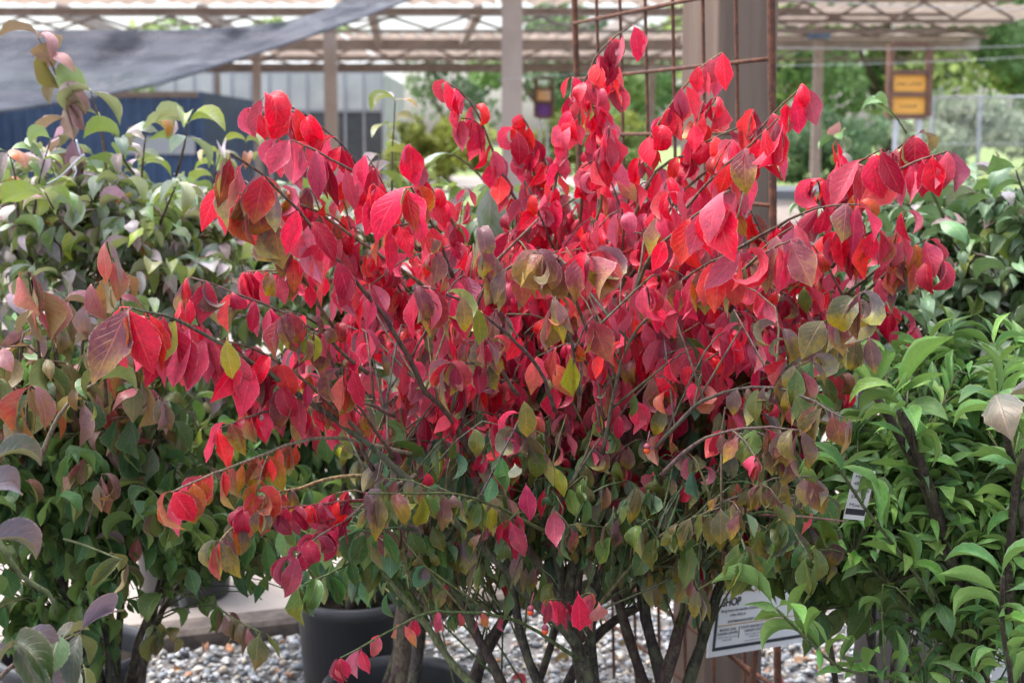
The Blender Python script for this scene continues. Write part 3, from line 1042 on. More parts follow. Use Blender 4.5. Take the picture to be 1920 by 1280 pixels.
tree('maple_tree', 'bluish green tree seen between the tan post and the rusty trellis', 'tree', 1.6, 56, 4.2, 3.4, 2.6, 5500, G3 + G1[:2], 0.2, True, grp, 22)
tree('maple_tree', 'thin tree left of the tan post with white sky showing through', 'tree', -2.6, 62, 3.6, 2.2, 1.8, 1100, G3, 0.17, True, grp, 20)
tree('tall_shrub', 'yellow green shrub left of the nearest tan post', 'shrub', -1.5, 37.5, 0.95, 1.1, 1.0, 2200, G2, 0.09, False, 'shrubs on the far pavement')
tree('tall_shrub', 'bright yellow green shrub in front of the greenhouse corner', 'shrub', -2.6, 37.8, 1.0, 0.8, 1.1, 1800, G2, 0.09, False, 'shrubs on the far pavement')
tree('tall_shrub', 'pale green shrub behind the small purple sign', 'shrub', 0.9, 37.5, 0.85, 1.1, 0.95, 2200, G2 + G1[:1], 0.09, False, 'shrubs on the far pavement')
tree('tall_shrub', 'green shrub seen through the rusty trellis', 'shrub', 2.9, 37.5, 1.0, 1.2, 1.0, 2500, G1[:2] + G2[:1], 0.09, False, 'shrubs on the far pavement')
hedge = tree('hedge', 'dense dark hedge below the green tree right of the timber post', 'hedge', 7.6, 36, 1.1, 1.8, 0.95, 7000, [(0.09, 0.16, 0.08), (0.12, 0.19, 0.09)], 0.08, False, None, 40)
for k, (x, y, rx) in enumerate([(13.4, 44, 2.2), (17.5, 46, 2.4), (21.5, 47, 2.2)]):
    tree('hazy_shrub', ['grey green bush beyond the wire fence nearest the yellow sign', 'grey green bush beyond the middle of the wire fence', 'grey green bush beyond the right end of the wire fence'][k], 'shrub', x, y, 1.6, rx, 1.3, 3200, GF, 0.13, False, 'bushes beyond the wire fence', 22)
for k, (x, y) in enumerate([(26, 66), (33, 70), (-10, 70), (-17, 74), (-25, 72), (40, 72), (5.5, 68)]):
    tree('far_tree', ['far tree beyond the right end of the lawn', 'farther tree at the back of the lawn, outermost but one on the right', 'far tree behind the greenhouse roof', 'far tree behind the middle of the navy container', 'far tree beyond the left end of the container', 'outermost far tree on the right of the lawn', 'far tree behind the rusty trellis'][k], 'tree', x, y, 4.4, 3.8, 3.2, 3000, G1, 0.26, True, 'far trees', 22)

M['galv'] = plain_mat('galv', (0.5, 0.54, 0.6), (0.42, 0.46, 0.52), 8, 0.4, metal=0.3)
fence = thing('wire_fence', 'galvanised chain link fence at the back right of the nursery', 'fence', (10, 25, 0.045))
def fpart(name, pts, r):
    v, f = tube_geo(pts, [r] * len(pts), 6)
    mesh_obj(name, v, f, M['galv'], fence, True, fence.location)
for x in (7.3, 8.12, 10.9, 13.7):
    fpart('post', [(x, 25, 0.04), (x, 25, 2.0)], 0.033)
fpart('top_rail', [(7.0, 25, 1.99), (14.5, 25.6, 2.08)], 0.028)
fpart('bottom_rail', [(7.0, 25, 1.2), (14.5, 25.0, 1.2)], 0.012)
mb = MB()
for k in range(110):                                  # the diamond mesh
    xs = 7.0 + k * 0.07
    mb.bar((xs, 25.01, 0.06), (xs + 1.0, 25.01, 1.97), 0.0035)
    mb.bar((xs + 1.0, 25.014, 0.06), (xs, 25.014, 1.97), 0.0035)
o = mesh_obj('wire_mesh', mb.v, mb.f, M['galv'], fence, False, fence.location)
o['kind'] = 'stuff'

# plant signs in rusty frames
M['rust'] = plain_mat('rust', (0.15, 0.058, 0.032), (0.07, 0.032, 0.022), 60.0, 0.8, bump=0.4)
M['frame_brown'] = plain_mat('frame_brown', (0.16, 0.085, 0.055), (0.10, 0.055, 0.04), 9.0, 0.75)
M['yellow'] = plain_mat('yellow', (0.88, 0.50, 0.11), (0.84, 0.46, 0.10), 5.0, 0.6, transl=0.25)
M['print'] = plain_mat('print', (0.03, 0.03, 0.04), (0.03, 0.03, 0.04), 5.0, 0.7)
M['white_card'] = plain_mat('white_card', (0.72, 0.72, 0.73), (0.66, 0.66, 0.68), 9.0, 0.5)
def text(name, body, size, loc, rot, mat, parent, width=None, align='LEFT', bold=0.0):
    cu = bpy.data.curves.new(name, 'FONT')
    cu.body = body
    cu.size = size
    cu.align_x = align
    cu.offset = bold
    cu.materials.append(M[mat])
    cu.fill_mode = 'FRONT'
    tmp = bpy.data.objects.new('tmp_text', cu)
    COL.objects.link(tmp)
    dg = bpy.context.evaluated_depsgraph_get()
    me = bpy.data.meshes.new_from_object(tmp.evaluated_get(dg))
    bpy.data.objects.remove(tmp)
    me.materials.clear()
    me.materials.append(M[mat])
    o = bpy.data.objects.new(name, me)
    link(o, parent)
    o.location = loc
    o.rotation_euler = rot
    return o

def frame_sign(name, label, px, d, w, h, cells, yaw):
    """cells: (fraction_top, fraction_bottom, material or None, text)"""
    c = at(*px, d)
    t = thing(name, label, 'sign', (c.x, c.y, 0.045), yaw)
    z1 = c.z - 0.045
    z0 = z1 - h
    b = 0.022
    def p(nm, mat, *a):
        q = MB().box(*a)
        return mesh_obj(nm, q.v, q.f, M[mat], t)
    for s in (-1, 1):
        p('frame_post', 'frame_brown', s * w / 2 - b, s * w / 2 + b, -0.05, 0.02, 0.0 if False else z0, z1)
        p('leg', 'galv', s * (w / 2 - 0.07) - 0.018, s * (w / 2 - 0.07) + 0.018, -0.03, 0.0, 0.0, z0 - 0.022)
    ys = sorted({0.0, 1.0, *[x for cl in cells for x in cl[:2]]})
    for f in ys:
        z = z1 - f * h
        p('frame_rail', 'frame_brown', -w / 2 + b + 0.001, w / 2 - b - 0.001, -0.045, 0.015, z - 0.02, z + 0.02)
    for f0, f1, mat, txt in cells:
        if not mat: continue
        za, zb = z1 - f1 * h + 0.021, z1 - f0 * h - 0.021
        pn = p('panel', mat, -w / 2 + b + 0.002, w / 2 - b - 0.002, -0.015, 0.0, za, zb)
        if txt:
            text('lettering', txt, (zb - za) * 0.3, (0, -0.0165, (za + zb) / 2 - 0.02), (R(90), 0, 0), 'print', pn, align='CENTER')
    return t
frame_sign('framed_sign', 'brown framed hanging sign with two yellow panels in front of the green trees', (1706, 84), 12.0, 0.35, 0.60, [(0.0, 0.385, None, ''), (0.385, 0.69, 'yellow', 'OAK LAWN'), (0.69, 1.0, 'yellow', '2 HOUR')], R(9))
M['purple'] = plain_mat('purple', (0.16, 0.06, 0.3), (0.14, 0.05, 0.26), 5.0, 0.6)
M['orange_white'] = plain_mat('orange_white', (0.7, 0.62, 0.5), (0.7, 0.4, 0.15), 2.0, 0.6)
frame_sign('framed_sign', 'small framed sign with white and purple panels beside the tan post', (1020, 146), 20.0, 0.24, 0.55, [(0.0, 0.27, None, ''), (0.27, 0.62, 'orange_white', ''), (0.62, 1.0, 'purple', 'SALE' if False else '')], R(-4))

M['wire'] = plain_mat('wire', (0.38, 0.4, 0.42), (0.34, 0.36, 0.38), 5.0, 0.5)
for k, (a, b, d) in enumerate([((1440, 90), (2000, 84), 11.0), ((1440, 124), (2000, 102), 11.5), ((930, 150), (1500, 100), 13.0), ((1330, -12), (2000, 20), 8.0)]):
    A_, B_ = at(*a, d), at(*b, d)
    mid = (A_ + B_) / 2 - Vector((0, 0, 0.02))
    v, f = tube_geo(smooth_path([A_, mid, B_], 0.3), [0.0024] * len(smooth_path([A_, mid, B_], 0.3)), 5)
    tag(mesh_obj('support_wire', v, f, M['wire'], None, True), ['upper thin wire stretched past the yellow sign', 'lower thin wire stretched past the yellow sign', 'thin wire slung behind the rusty trellis', 'wire across the top right corner under the roof'][k], 'wire', 'thin support wires')

# black display bench behind the red bush
bench = thing('display_bench', 'dark plant bench edge showing behind the red bush', 'bench', (0.9, 7.0, 0.04))
for nm, a in (('bench_top', (0.35, 1.7, 6.7, 7.5, 0.98, 1.02)), ('leg', (0.4, 0.45, 6.75, 6.8, 0.04, 0.979)), ('leg', (1.6, 1.65, 6.75, 6.8, 0.04, 0.979)), ('leg', (0.4, 0.45, 7.4, 7.45, 0.04, 0.979)), ('leg', (1.6, 1.65, 7.4, 7.45, 0.04, 0.979))):
    q = MB().box(*a)
    mesh_obj(nm, q.v, q.f, M['dark_panel'], bench, False, bench.location)

# ------------------------------------------------------------------ timber post, trellis, placard
M['post_wood'] = plain_mat('post_wood', (0.19, 0.135, 0.105), (0.145, 0.10, 0.078), 3.0, 0.7, stretch=(9, 9, 0.6), bump=0.25, bscale=14)
pc = at(1368, 60, 3.02)
q = MB().box(-0.074, 0.074, -0.074, 0.074, -0.02, 3.0)
o = mesh_obj('timber_post', q.v, q.f, M['post_wood'])
o.location = (pc.x, pc.y, 0.0)
o.rotation_euler = (0, 0, R(24))
bv = o.modifiers.new('bevel', 'BEVEL'); bv.width = 0.006; bv.segments = 2
tag(o, 'thick brown square timber post behind the rusty trellis', 'post')

tb = Vector((0.452, 2.48, 0.0))
tr = thing('wire_trellis', 'rusty welded wire grid trellis leaning in front of the timber post', 'trellis', tb)
tdir = Vector((-0.34, 0.94, 0)).normalized()
CELL = 0.125
TW, TH = 7 * CELL, 13 * CELL + 0.17
lean = 0.045
def tp(s, z):
    return tdir * s + Vector((-lean * 0.34 * (z - 1.2) * 1.0 - 0.02 * (z - 1.2), 0, z))
def tbar(name, a, b, r):
    v, f = tube_geo(smooth_path([a, (a + b) / 2 + Vector((random.uniform(-1, 1), random.uniform(-1, 1), 0)) * 0.002, b], 0.15), [r] * len(smooth_path([a, (a + b) / 2, b], 0.15)), 6)
    mesh_obj(name, v, f, M['rust'], tr, True)
for k in range(8):
    s = k * CELL
    tbar('frame_bar' if k in (0, 7) else 'upright', tp(s, 0.0), tp(s, TH), 0.0075 if k in (0, 7) else 0.0038)
for k in range(14):
    z = TH - 0.03 - k * CELL
    a, b = tp(0, z), tp(TW, z)
    off = Vector((-0.94, -0.34, 0)) * 0.004
    tbar('crossbar', a + off, b + off, 0.0042)
tbar('brace', at(1330, 1190, 2.46) - tb, at(1450, 1305, 2.44) - tb, 0.004)

# placard: a card on a lath, standing askew
bl, br = at(1326, 1233, 2.33), at(1522, 1201, 2.50)
ux = (br - bl); W_ = ux.length; ux.normalize()
uz = (Vector((0.04, 0.03, 1.0)) - ux * ux.dot(Vector((0.04, 0.03, 1.0)))).normalized()
uy = uz.cross(ux).normalized()          # away from the camera
H_ = 0.165
rot = Matrix((ux, uy, uz)).transposed().to_4x4()
pl = thing('placard', 'white card placard with dark border reading SHOP, hung low on the trellis', 'sign', bl)
pl.rotation_euler = rot.to_euler()
def pbox(nm, mat, *a, parent=pl):
    q = MB().box(*a)
    return mesh_obj(nm, q.v, q.f, M[mat], parent)
M['navy_print'] = plain_mat('navy_print', (0.02, 0.024, 0.035), (0.02, 0.024, 0.035), 5, 0.6)
M['gold_print'] = plain_mat('gold_print', (0.42, 0.22, 0.04), (0.42, 0.22, 0.04), 5, 0.6)
pbox('card', 'white_card', 0, W_, 0, 0.003, 0, H_)
e, bw = 0.010, 0.0055
pbox('border', 'navy_print', e, W_ - e, -0.0012, -0.0002, e, e + bw)
pbox('border', 'navy_print', e, W_ - e, -0.0012, -0.0002, H_ - e - bw, H_ - e)
pbox('border', 'navy_print', e, e + bw, -0.0012, -0.0002, e + bw + 0.0002, H_ - e - bw - 0.0002)
pbox('border', 'navy_print', W_ - e - bw, W_ - e, -0.0012, -0.0002, e + bw + 0.0002, H_ - e - bw - 0.0002)
pbox('rule', 'gold_print', e + bw + 0.002, W_ - e - bw - 0.002, -0.0012, -0.0002, 0.0505, 0.0517)
pbox('rule', 'gold_print', e + bw + 0.002, W_ - e - bw - 0.002, -0.0012, -0.0002, 0.105, 0.1062)
pbox('divider', 'print', 0.071, 0.0716, -0.0012, -0.0002, 0.026, 0.046)
pbox('divider', 'print', 0.150, 0.1506, -0.0012, -0.0002, 0.026, 0.046)
def ptext(body, size, x, z, align='CENTER', bold=0.0, mat='navy_print'):
    text('lettering', body, size, (x, -0.0008, z), (R(90), 0, 0), mat, pl, align=align, bold=bold)
ptext('SHOP', 0.0185, 0.022, 0.084, 'LEFT', 0.0006)
ptext('Bring home the benefits of plants with', 0.0068, 0.022, 0.0735, 'LEFT', 0.0001)
ptext('a few clicks at', 0.0068, 0.045, 0.0655, 'LEFT', 0.0001)
ptext('SHOP.MOANANURSERY.COM', 0.0062, 0.082, 0.0545, 'CENTER', 0.0001)
ptext('MOANA LANE', 0.0062, 0.043, 0.0415, 'CENTER', 0.0001)
ptext('GARDEN CENTER', 0.0062, 0.043, 0.035, 'CENTER', 0.0001)
ptext('1100 W. Moana Lane, Reno', 0.0044, 0.043, 0.0295, 'CENTER')
ptext('775-825-0602', 0.0044, 0.043, 0.0245, 'CENTER')
ptext('SOUTH VIRGINIA STREET', 0.0062, 0.110, 0.0415, 'CENTER', 0.0001)
ptext('GARDEN CENTER', 0.0062, 0.110, 0.035, 'CENTER', 0.0001)
ptext('11301 S. Virginia St., Reno', 0.0044, 0.110, 0.0295, 'CENTER')
ptext('775-853-1319', 0.0044, 0.110, 0.0245, 'CENTER')
ptext('www.moananursery.com', 0.0044, 0.110, 0.0185, 'CENTER')
q = MB().box(W_ * 0.45, W_ * 0.45 + 0.012, 0.0035, 0.008, -bl.z + 0.005, H_ * 0.95)
mesh_obj('stake', [tuple(Vector(v)) for v in q.v], q.f, M['rust'], pl)

# ------------------------------------------------------------------ potted shrubs round about
M['pot_black'] = plain_mat('pot_black', (0.045, 0.047, 0.055), (0.06, 0.061, 0.068), 12, 0.45, 0.45, bump=0.06)
M['pot_grey'] = plain_mat('pot_grey', (0.32, 0.29, 0.285), (0.23, 0.21, 0.205), 9, 0.55, 0.4, bump=0.1)
M['pot_mid'] = plain_mat('pot_mid', (0.06, 0.062, 0.07), (0.13, 0.125, 0.125), 5, 0.45, 0.5, bump=0.15, detail=8.0, lo=0.4, hi=0.75)
M['soil'] = plain_mat('soil', (0.03, 0.022, 0.017), (0.055, 0.04, 0.03), 60, 0.95, bump=1.0)
def pot(parent, r, h, mat='pot_black'):
    rb = r * 0.82
    mb = MB().lathe([(0.001, 0.004), (rb, 0.004), (rb + (r - rb) * 0.92, h - 0.03), (r + 0.006, h - 0.028), (r + 0.009, h - 0.004), (r + 0.003, h), (r - 0.004, h - 0.002), (r - 0.006, h - 0.02), (r - 0.01, h - 0.09)], 40)
    mesh_obj('pot', mb.v, mb.f, M[mat], parent, True)
    mb = MB()
    n = 32
    vs = [(0, 0, h - 0.042)]
    for ring in range(1, 5):
        for k in range(n):
            a = 2 * PI * k / n
            rr = (r - 0.009) * ring / 4
            vs.append((rr * math.cos(a), rr * math.sin(a), h - 0.05 + (random.uniform(-0.006, 0.008) if ring < 4 else 0)))
    fs = [(0, 1 + k, 1 + (k + 1) % n) for k in range(n)]
    for ring in range(3):
        for k in range(n):
            a, b = 1 + ring * n + k, 1 + ring * n + (k + 1) % n
            fs.append((a, a + n, b + n, b))
    mesh_obj('soil', vs, fs, M['soil'], parent, True)

DARKS, TWIG, STRAW, GREENT = (0.042, 0.032, 0.027), (0.11, 0.08, 0.065), (0.22, 0.155, 0.105), (0.075, 0.095, 0.04)

def ground_under(px, d):
    """point on the gravel under a pixel column at view depth d"""
    a = (px - 960) / F * d
    # view depth d on the ground: d = y*CP + CAM_Z*SP
    return Vector((a, (d - CAM_Z * SP) / CP, 0.0))

def potted(name, label, px, d, pr, ph, mat, group, potmat='pot_black', cat='shrub'):
    loc = ground_under(px, d)
    loc.z = 0.041 if (Vector((loc.x, loc.y)) - KA).dot(KN) > 0.05 else 0.008
    s = Shrub(name, label, loc, mat, group, cat)
    pot(s.root, pr, ph, potmat)
    s.base = loc + Vector((0, 0, ph - 0.05))
    return s

def stems(s, ends, r0, r1, colour=DARKS, spread=0.04, n=7, bumpy=0.0015, mids=None):
    for k, e in enumerate(ends):
        b = s.base + Vector((random.uniform(-1, 1) * spread, random.uniform(-1, 1) * spread, -0.01))
        e = Vector(e)
        mid = b.lerp(e, 0.5) + Vector(((b.x - e.x) * 0.12, (b.y - e.y) * 0.12, 0.05))
        s.limb('stem', [b, mid, e], r0 * random.uniform(0.8, 1.15), r1, tuple(c * random.uniform(0.8, 1.25) for c in colour), n=n, step=0.05, bumpy=bumpy)

GRP = 'potted burning bushes set out round the red one'
def pal(*names):
    ws = [(nm, w) for nm, w in zip(names[::2], names[1::2])]
    def fn(p, rel):
        return pick(random.choices([w[0] for w in ws], [w[1] for w in ws])[0])
    return fn

def shoot(s, pixels, d0, d1, L, fam, palette, leaf_px_reach, r0=0.003, colour=TWIG, tipn=4, inter=0.5, skip=0.05):
    """a shoot whose course is read off the photograph, base first; L = leaf length in photo pixels"""
    n = len(pixels)
    pts = [at(x, y, d0 + (d1 - d0) * i / (n - 1)) for i, (x, y) in enumerate(pixels)]
    path = s.limb('twig', pts, r0, 0.0011, colour, n=6, step=0.025)
    dm = (d0 + d1) / 2
    s.dress(path, L / F * dm, fam, palette, inter * L / F * dm, leaf_px_reach / F * dm, tipn, skip)
    return path

# left row, behind: lilac and green leaves
s = potted('burning_bush', 'tall lilac and green leaved shrub with orange tipped shoots in front of the navy container', 150, 2.78, 0.14, 0.28, 'lilac', GRP)
stems(s, [at(60, 520, 2.75), at(150, 480, 2.6), at(250, 520, 2.7), at(330, 560, 2.85), at(-80, 560, 2.7), at(200, 560, 3.0)], 0.009, 0.004)
s.crown(at(170, 575, 2.72), (0.42, 0.30, 0.315), 300, 0.066, [('arch', 5), ('droop', 1)], pal('L', 10, 'LO', 1), 0.030, 0.14, inner=0.55, zbias=0.6)
s.mat = 'bronze'
shoot(s, [(150, 420), (140, 300), (122, 195), (98, 125), (72, 72)], 2.62, 2.5, 92, [('droop', 3), ('arch', 2)], pal('PK', 3, 'LO', 1.5, 'LY', .7), 290, 0.0035, inter=0.36)
s.mat = 'lilac'
shoot(s, [(205, 400), (196, 290), (186, 225), (170, 172)], 2.65, 2.55, 78, 'arch', pal('L', 3, 'LY', 2), 110, 0.004, STRAW)
shoot(s, [(262, 400), (268, 300), (276, 232)], 2.7, 2.6, 76, 'arch', pal('L', 2, 'LY', 1), 90, 0.003)
shoot(s, [(35, 420), (30, 340), (16, 285)], 2.5, 2.4, 84, 'arch', pal('L', 3, 'LO', 1), 70, 0.003)
shoot(s, [(390, 420), (402, 330), (412, 290)], 2.9, 2.8, 70, 'arch', pal('L', 2, 'LY', 1), 70, 0.003)
shoot(s, [(330, 330), (345, 275), (352, 232)], 2.6, 2.5, 88, 'arch', pal('L', 1), 60, 0.003)
shoot(s, [(60, 420), (75, 330), (95, 262)], 2.5, 2.45, 80, 'arch', pal('L', 3, 'LO', 1), 60)
shoot(s, [(140, 440), (105, 400), (85, 362)], 2.4, 2.3, 92, 'arch', pal('L', 1), 40)
shoot(s, [(255, 330), (232, 300), (228, 262)], 2.6, 2.5, 70, 'arch', pal('L', 2, 'LY', 1), 50)
shoot(s, [(300, 420), (320, 370), (330, 350)], 2.5, 2.4, 92, 'arch', pal('L', 1), 60)

s = potted('burning_bush', 'green shrub with pale lilac tops just left of the red leaves, back row', 350, 3.85, 0.14, 0.28, 'lilac', GRP)
stems(s, [at(400, 560, 3.3), at(470, 520, 3.2), at(540, 560, 3.3), at(600, 600, 3.4), at(350, 600, 3.4)], 0.009, 0.004)
s.mat = 'green'
s.crown(at(480, 850, 3.2), (0.38, 0.25, 0.2), 160, 0.062, 'oval', pal('E', 3, 'W', 1), 0.034, 0.15, inner=0.3, zbias=0)
s.mat = 'lilac'
s.crown(at(470, 610, 3.2), (0.32, 0.28, 0.36), 190, 0.068, [('arch', 5), ('droop', 1)], pal('L', 6, 'E', 3), 0.032, 0.14, inner=0.5, zbias=0.5)

# left, nearer: bronze leaves above green ones
s = potted('burning_bush', 'bronze and green leaved shrub at left, nearer than the lilac leaved one', 215, 2.42, 0.13, 0.27, 'bronze', GRP)
stems(s, [at(40, 760, 2.1), at(110, 720, 2.0), at(200, 740, 2.0), at(300, 800, 2.1), at(-60, 800, 2.0), at(400, 900, 2.25), at(460, 960, 2.3)], 0.009, 0.0035)
s.crown(at(120, 690, 2.02), (0.20, 0.2, 0.17), 36, 0.066, [('droop', 4), ('arch', 2)], pal('B', 5, 'G', 2, 'E', 2, 'LO', .7), 0.036, 0.14, inner=0.5, zbias=0.2)
s.mat = 'green'
s.crown(at(120, 760, 2.2), (0.24, 0.16, 0.16), 80, 0.06, 'oval', pal('E', 3, 'L', 1, 'F', .6), 0.034, 0.15, inner=0.3, zbias=0.2)
s.crown(at(170, 930, 2.15), (0.30, 0.22, 0.16), 110, 0.058, [('oval', 3), ('droop', 1)], pal('E', 6, 'G', 2, 'B', .5), 0.034, 0.15, inner=0.3, zbias=0.0, twig=GREENT)
s.crown(at(80, 1130, 2.25), (0.15, 0.1, 0.10), 34, 0.055, 'oval', pal('E', 3, 'G', 1), 0.034, 0.13, inner=0.2, zbias=0.0, twig=GREENT)
s.crown(at(410, 990, 2.25), (0.24, 0.22, 0.14), 80, 0.055, [('oval', 3), ('droop', 1)], pal('E', 6, 'G', 1), 0.034, 0.15, inner=0.3, zbias=0.0, twig=GREENT)
s.mat = 'bronze'
shoot(s, [(260, 740), (235, 600), (212, 510), (200, 452)], 1.95, 1.8, 105, [('hang', 4), ('droop', 1)], pal('B', 1), 150, 0.003)
shoot(s, [(80, 720), (65, 600), (52, 510)], 1.95, 1.82, 105, [('hang', 4), ('droop', 1)], pal('B', 1), 120, 0.003)
shoot(s, [(150, 700), (160, 600), (180, 530)], 2.0, 1.92, 85, [('hang', 4), ('droop', 1)], pal('B', 1), 80, 0.003)
shoot(s, [(200, 760), (195, 690), (200, 628)], 1.92, 1.85, 100, [('hang', 4), ('droop', 1)], pal('B', 2, 'U', 1), 60, 0.003)
shoot(s, [(75, 870), (50, 790), (58, 722)], 1.9, 1.75, 115, [('hang', 4), ('droop', 1)], pal('B', 3, 'O', 1), 60, 0.003)
shoot(s, [(75, 860), (110, 780), (150, 735), (180, 718)], 1.9, 1.8, 95, 'oval', pal('E', 3, 'G', 1), 60, 0.004, (0.2, 0.16, 0.13))
shoot(s, [(230, 830), (260, 770), (300, 742)], 2.0, 1.9, 85, [('hang', 4), ('droop', 1)], pal('U', 1, 'B', 1), 60, 0.002)
shoot(s, [(160, 1000), (180, 930), (192, 888)], 2.0, 1.9, 90, [('hang', 4), ('droop', 1)], pal('U', 1, 'G', 1), 50, 0.002)
shoot(s, [(120, 1010), (160, 1022), (230, 1050)], 2.0, 1.85, 88, 'oval', pal('G', 1), 60, 0.002, GREENT)
shoot(s, [(300, 1100), (390, 1128), (440, 1160), (490, 1185)], 2.2, 2.0, 72, [('hang', 4), ('droop', 1)], pal('G', 2, 'U', 1), 190, 0.002, GREENT)
shoot(s, [(265, 1230), (285, 1170), (300, 1190)], 2.2, 2.1, 60, 'oval', pal('G', 1), 60, 0.002, GREENT)
s.limb('stem', [at(235, 1300, 2.38), at(262, 1200, 2.3), at(290, 1120, 2.28), at(310, 1060, 2.3)], 0.009, 0.005, DARKS, bumpy=0.002)

# bottom left corner, closest of all
s = potted('burning_bush', 'nearest shrub in the bottom left corner with big silvery purple leaves', -330, 1.35, 0.14, 0.3, 'bronze', GRP)
stems(s, [at(-60, 1180, 1.3), at(-90, 900, 1.32), at(-140, 700, 1.35)], 0.007, 0.003)
shoot(s, [(-120, 1290), (-30, 1240), (22, 1212)], 1.3, 1.26, 150, 'broad', pal('S', 1), 50, 0.003, tipn=4)
shoot(s, [(-60, 1330), (20, 1250), (60, 1225), (118, 1190)], 1.36, 1.33, 130, 'broad', pal('S', 2, 'E', 1), 110, 0.003)
shoot(s, [(-140, 1010), (-70, 965), (-30, 925)], 1.3, 1.27, 150, 'broad', pal('S', 1), 50, 0.003)
shoot(s, [(-140, 1100), (-70, 1040), (-30, 1025)], 1.3, 1.27, 140, 'broad', pal('S', 2, 'E', 1), 50, 0.003)
shoot(s, [(-120, 930), (-60, 890), (-20, 868)], 1.3, 1.27, 140, 'broad', pal('S', 2, 'E', 1), 40, 0.003)
shoot(s, [(0, 1340), (60, 1270), (100, 1215), (150, 1185)], 1.38, 1.34, 135, 'broad', pal('S', 3), 70, 0.003)
shoot(s, [(60, 1340), (110, 1290), (150, 1255)], 1.44, 1.42, 120, 'oval', pal('E', 3), 70, 0.003)
s.limb('twig', [at(-10, 1000, 1.32), at(40, 1080, 1.33), at(90, 1110, 1.34), at(106, 1150, 1.35)], 0.0025, 0.002, GREENT)

# centre back, behind the red bush
s = potted('burning_bush', 'orange and lilac leaved shrub in the large grey black pot behind the red bush', 670, 2.95, 0.118, 0.335, 'lilac', GRP, 'pot_mid')
s.limb('trunk', [s.base, at(676, 1050, 2.95), at(690, 850, 2.95)], 0.021, 0.014, (0.13, 0.1, 0.085), 9, bumpy=0.001)
stems(s, [at(640, 560, 2.95), at(720, 520, 2.9), at(790, 560, 2.95), at(850, 600, 3.0)], 0.010, 0.004, n=6)
s.crown(at(730, 620, 2.95), (0.26, 0.25, 0.33), 120, 0.068, 'arch', pal('L', 4, 'LY', 3, 'E', 2), 0.034, 0.14, inner=0.5, zbias=0.3)
shoot(s, [(735, 400), (735, 300), (738, 245), (741, 190)], 2.9, 2.8, 78, 'arch', pal('LY', 3, 'LO', 1), 150, 0.003)
shoot(s, [(690, 440), (700, 350), (712, 290)], 2.85, 2.75, 78, 'arch', pal('LY', 3, 'L', 1), 110, 0.003, STRAW)
shoot(s, [(480, 440), (470, 330), (462, 268)], 2.9, 2.8, 60, 'arch', pal('LO', 1), 50, 0.002)
s.crown(at(712, 1120, 2.93), (0.05, 0.06, 0.05), 8, 0.04, 'oval', pal('Y', 3, 'E', 1), 0.03, 0.06, inner=0.2)

s = potted('burning_bush', 'dark green shrub with a single trunk in the open black pot behind the red bush', 752, 2.68, 0.135, 0.25, 'lilac', GRP)
s.limb('trunk', [s.base + Vector((0.0, 0, 0)), at(757, 1180, 2.68), at(775, 1000, 2.68), at(800, 800, 2.75)], 0.021, 0.013, (0.075, 0.058, 0.048), 9, bumpy=0.001)
stems(s, [at(880, 620, 2.9), at(960, 560, 2.95), at(1060, 560, 3.0), at(1160, 600, 3.0)], 0.010, 0.004)
s.crown(at(1000, 880, 2.95), (0.40, 0.22, 0.17), 110, 0.06, 'oval', pal('E', 3, 'W', 1), 0.034, 0.14, inner=0.3, zbias=0)
s.crown(at(1000, 560, 3.0), (0.36, 0.25, 0.27), 130, 0.07, 'arch', pal('W', 4, 'L', 3, 'E', 3), 0.036, 0.15, inner=0.5, zbias=0.4)
shoot(s, [(960, 420), (900, 330), (860, 296), (845, 290)], 2.75, 2.6, 125, 'arch', pal('W', 1, 'L', 1), 60, 0.003)
shoot(s, [(950, 480), (935, 400), (925, 340)], 2.75, 2.65, 130, 'droop', pal('W', 3), 60, 0.003)

# small plants on the pavement, seen between the stems
s = potted('yellow_shrub', 'low yellow green plant glimpsed low between the stems of the red bush', 1010, 4.4, 0.12, 0.2, 'green', None)
stems(s, [at(960, 1130, 4.35), at(1010, 1100, 4.35), at(930, 1170, 4.3)], 0.005, 0.002, GREENT)
s.crown(at(960, 1150, 4.3), (0.12, 0.1, 0.09), 26, 0.07, 'oval', pal('Y', 1), 0.03, 0.1, inner=0.2)
s = potted('yellow_shrub', 'bright yellow plant seen through the thick right hand stems', 1200, 4.6, 0.12, 0.3, 'green', None)
stems(s, [at(1190, 1000, 4.5), at(1170, 960, 4.5), at(1210, 960, 4.5)], 0.005, 0.002, GREENT)
s.crown(at(1190, 950, 4.5), (0.12, 0.1, 0.12), 34, 0.07, 'oval', pal('Y', 1), 0.03, 0.1, inner=0.2)

# right row
s = potted('burning_bush', 'dark green shrub in the scuffed grey pot at right', 1695, 2.98, 0.115, 0.28, 'blue_green', GRP, 'pot_grey')
stems(s, [at(1600, 620, 2.85), at(1680, 560, 2.75), at(1760, 560, 2.75), at(1840, 600, 2.8), at(1560, 660, 2.9)], 0.009, 0.004)
s.crown(at(1690, 800, 2.8), (0.28, 0.24, 0.18), 90, 0.062, 'oval', pal('E', 3, 'W', 2), 0.034, 0.15, inner=0.3, zbias=0)
s.crown(at(1715, 590, 2.8), (0.30, 0.28, 0.30), 230, 0.064, 'arch', pal('W', 6, 'L', 1.5, 'E', 2), 0.032, 0.15, inner=0.5, zbias=0.4)
shoot(s, [(1775, 420), (1725, 310), (1697, 245), (1668, 205)], 2.6, 2.5, 78, 'lance', pal('F', 3), 140, 0.003, GREENT)
shoot(s, [(1590, 400), (1580, 330), (1572, 258)], 2.7, 2.65, 62, 'arch', pal('L', 1), 70, 0.002)
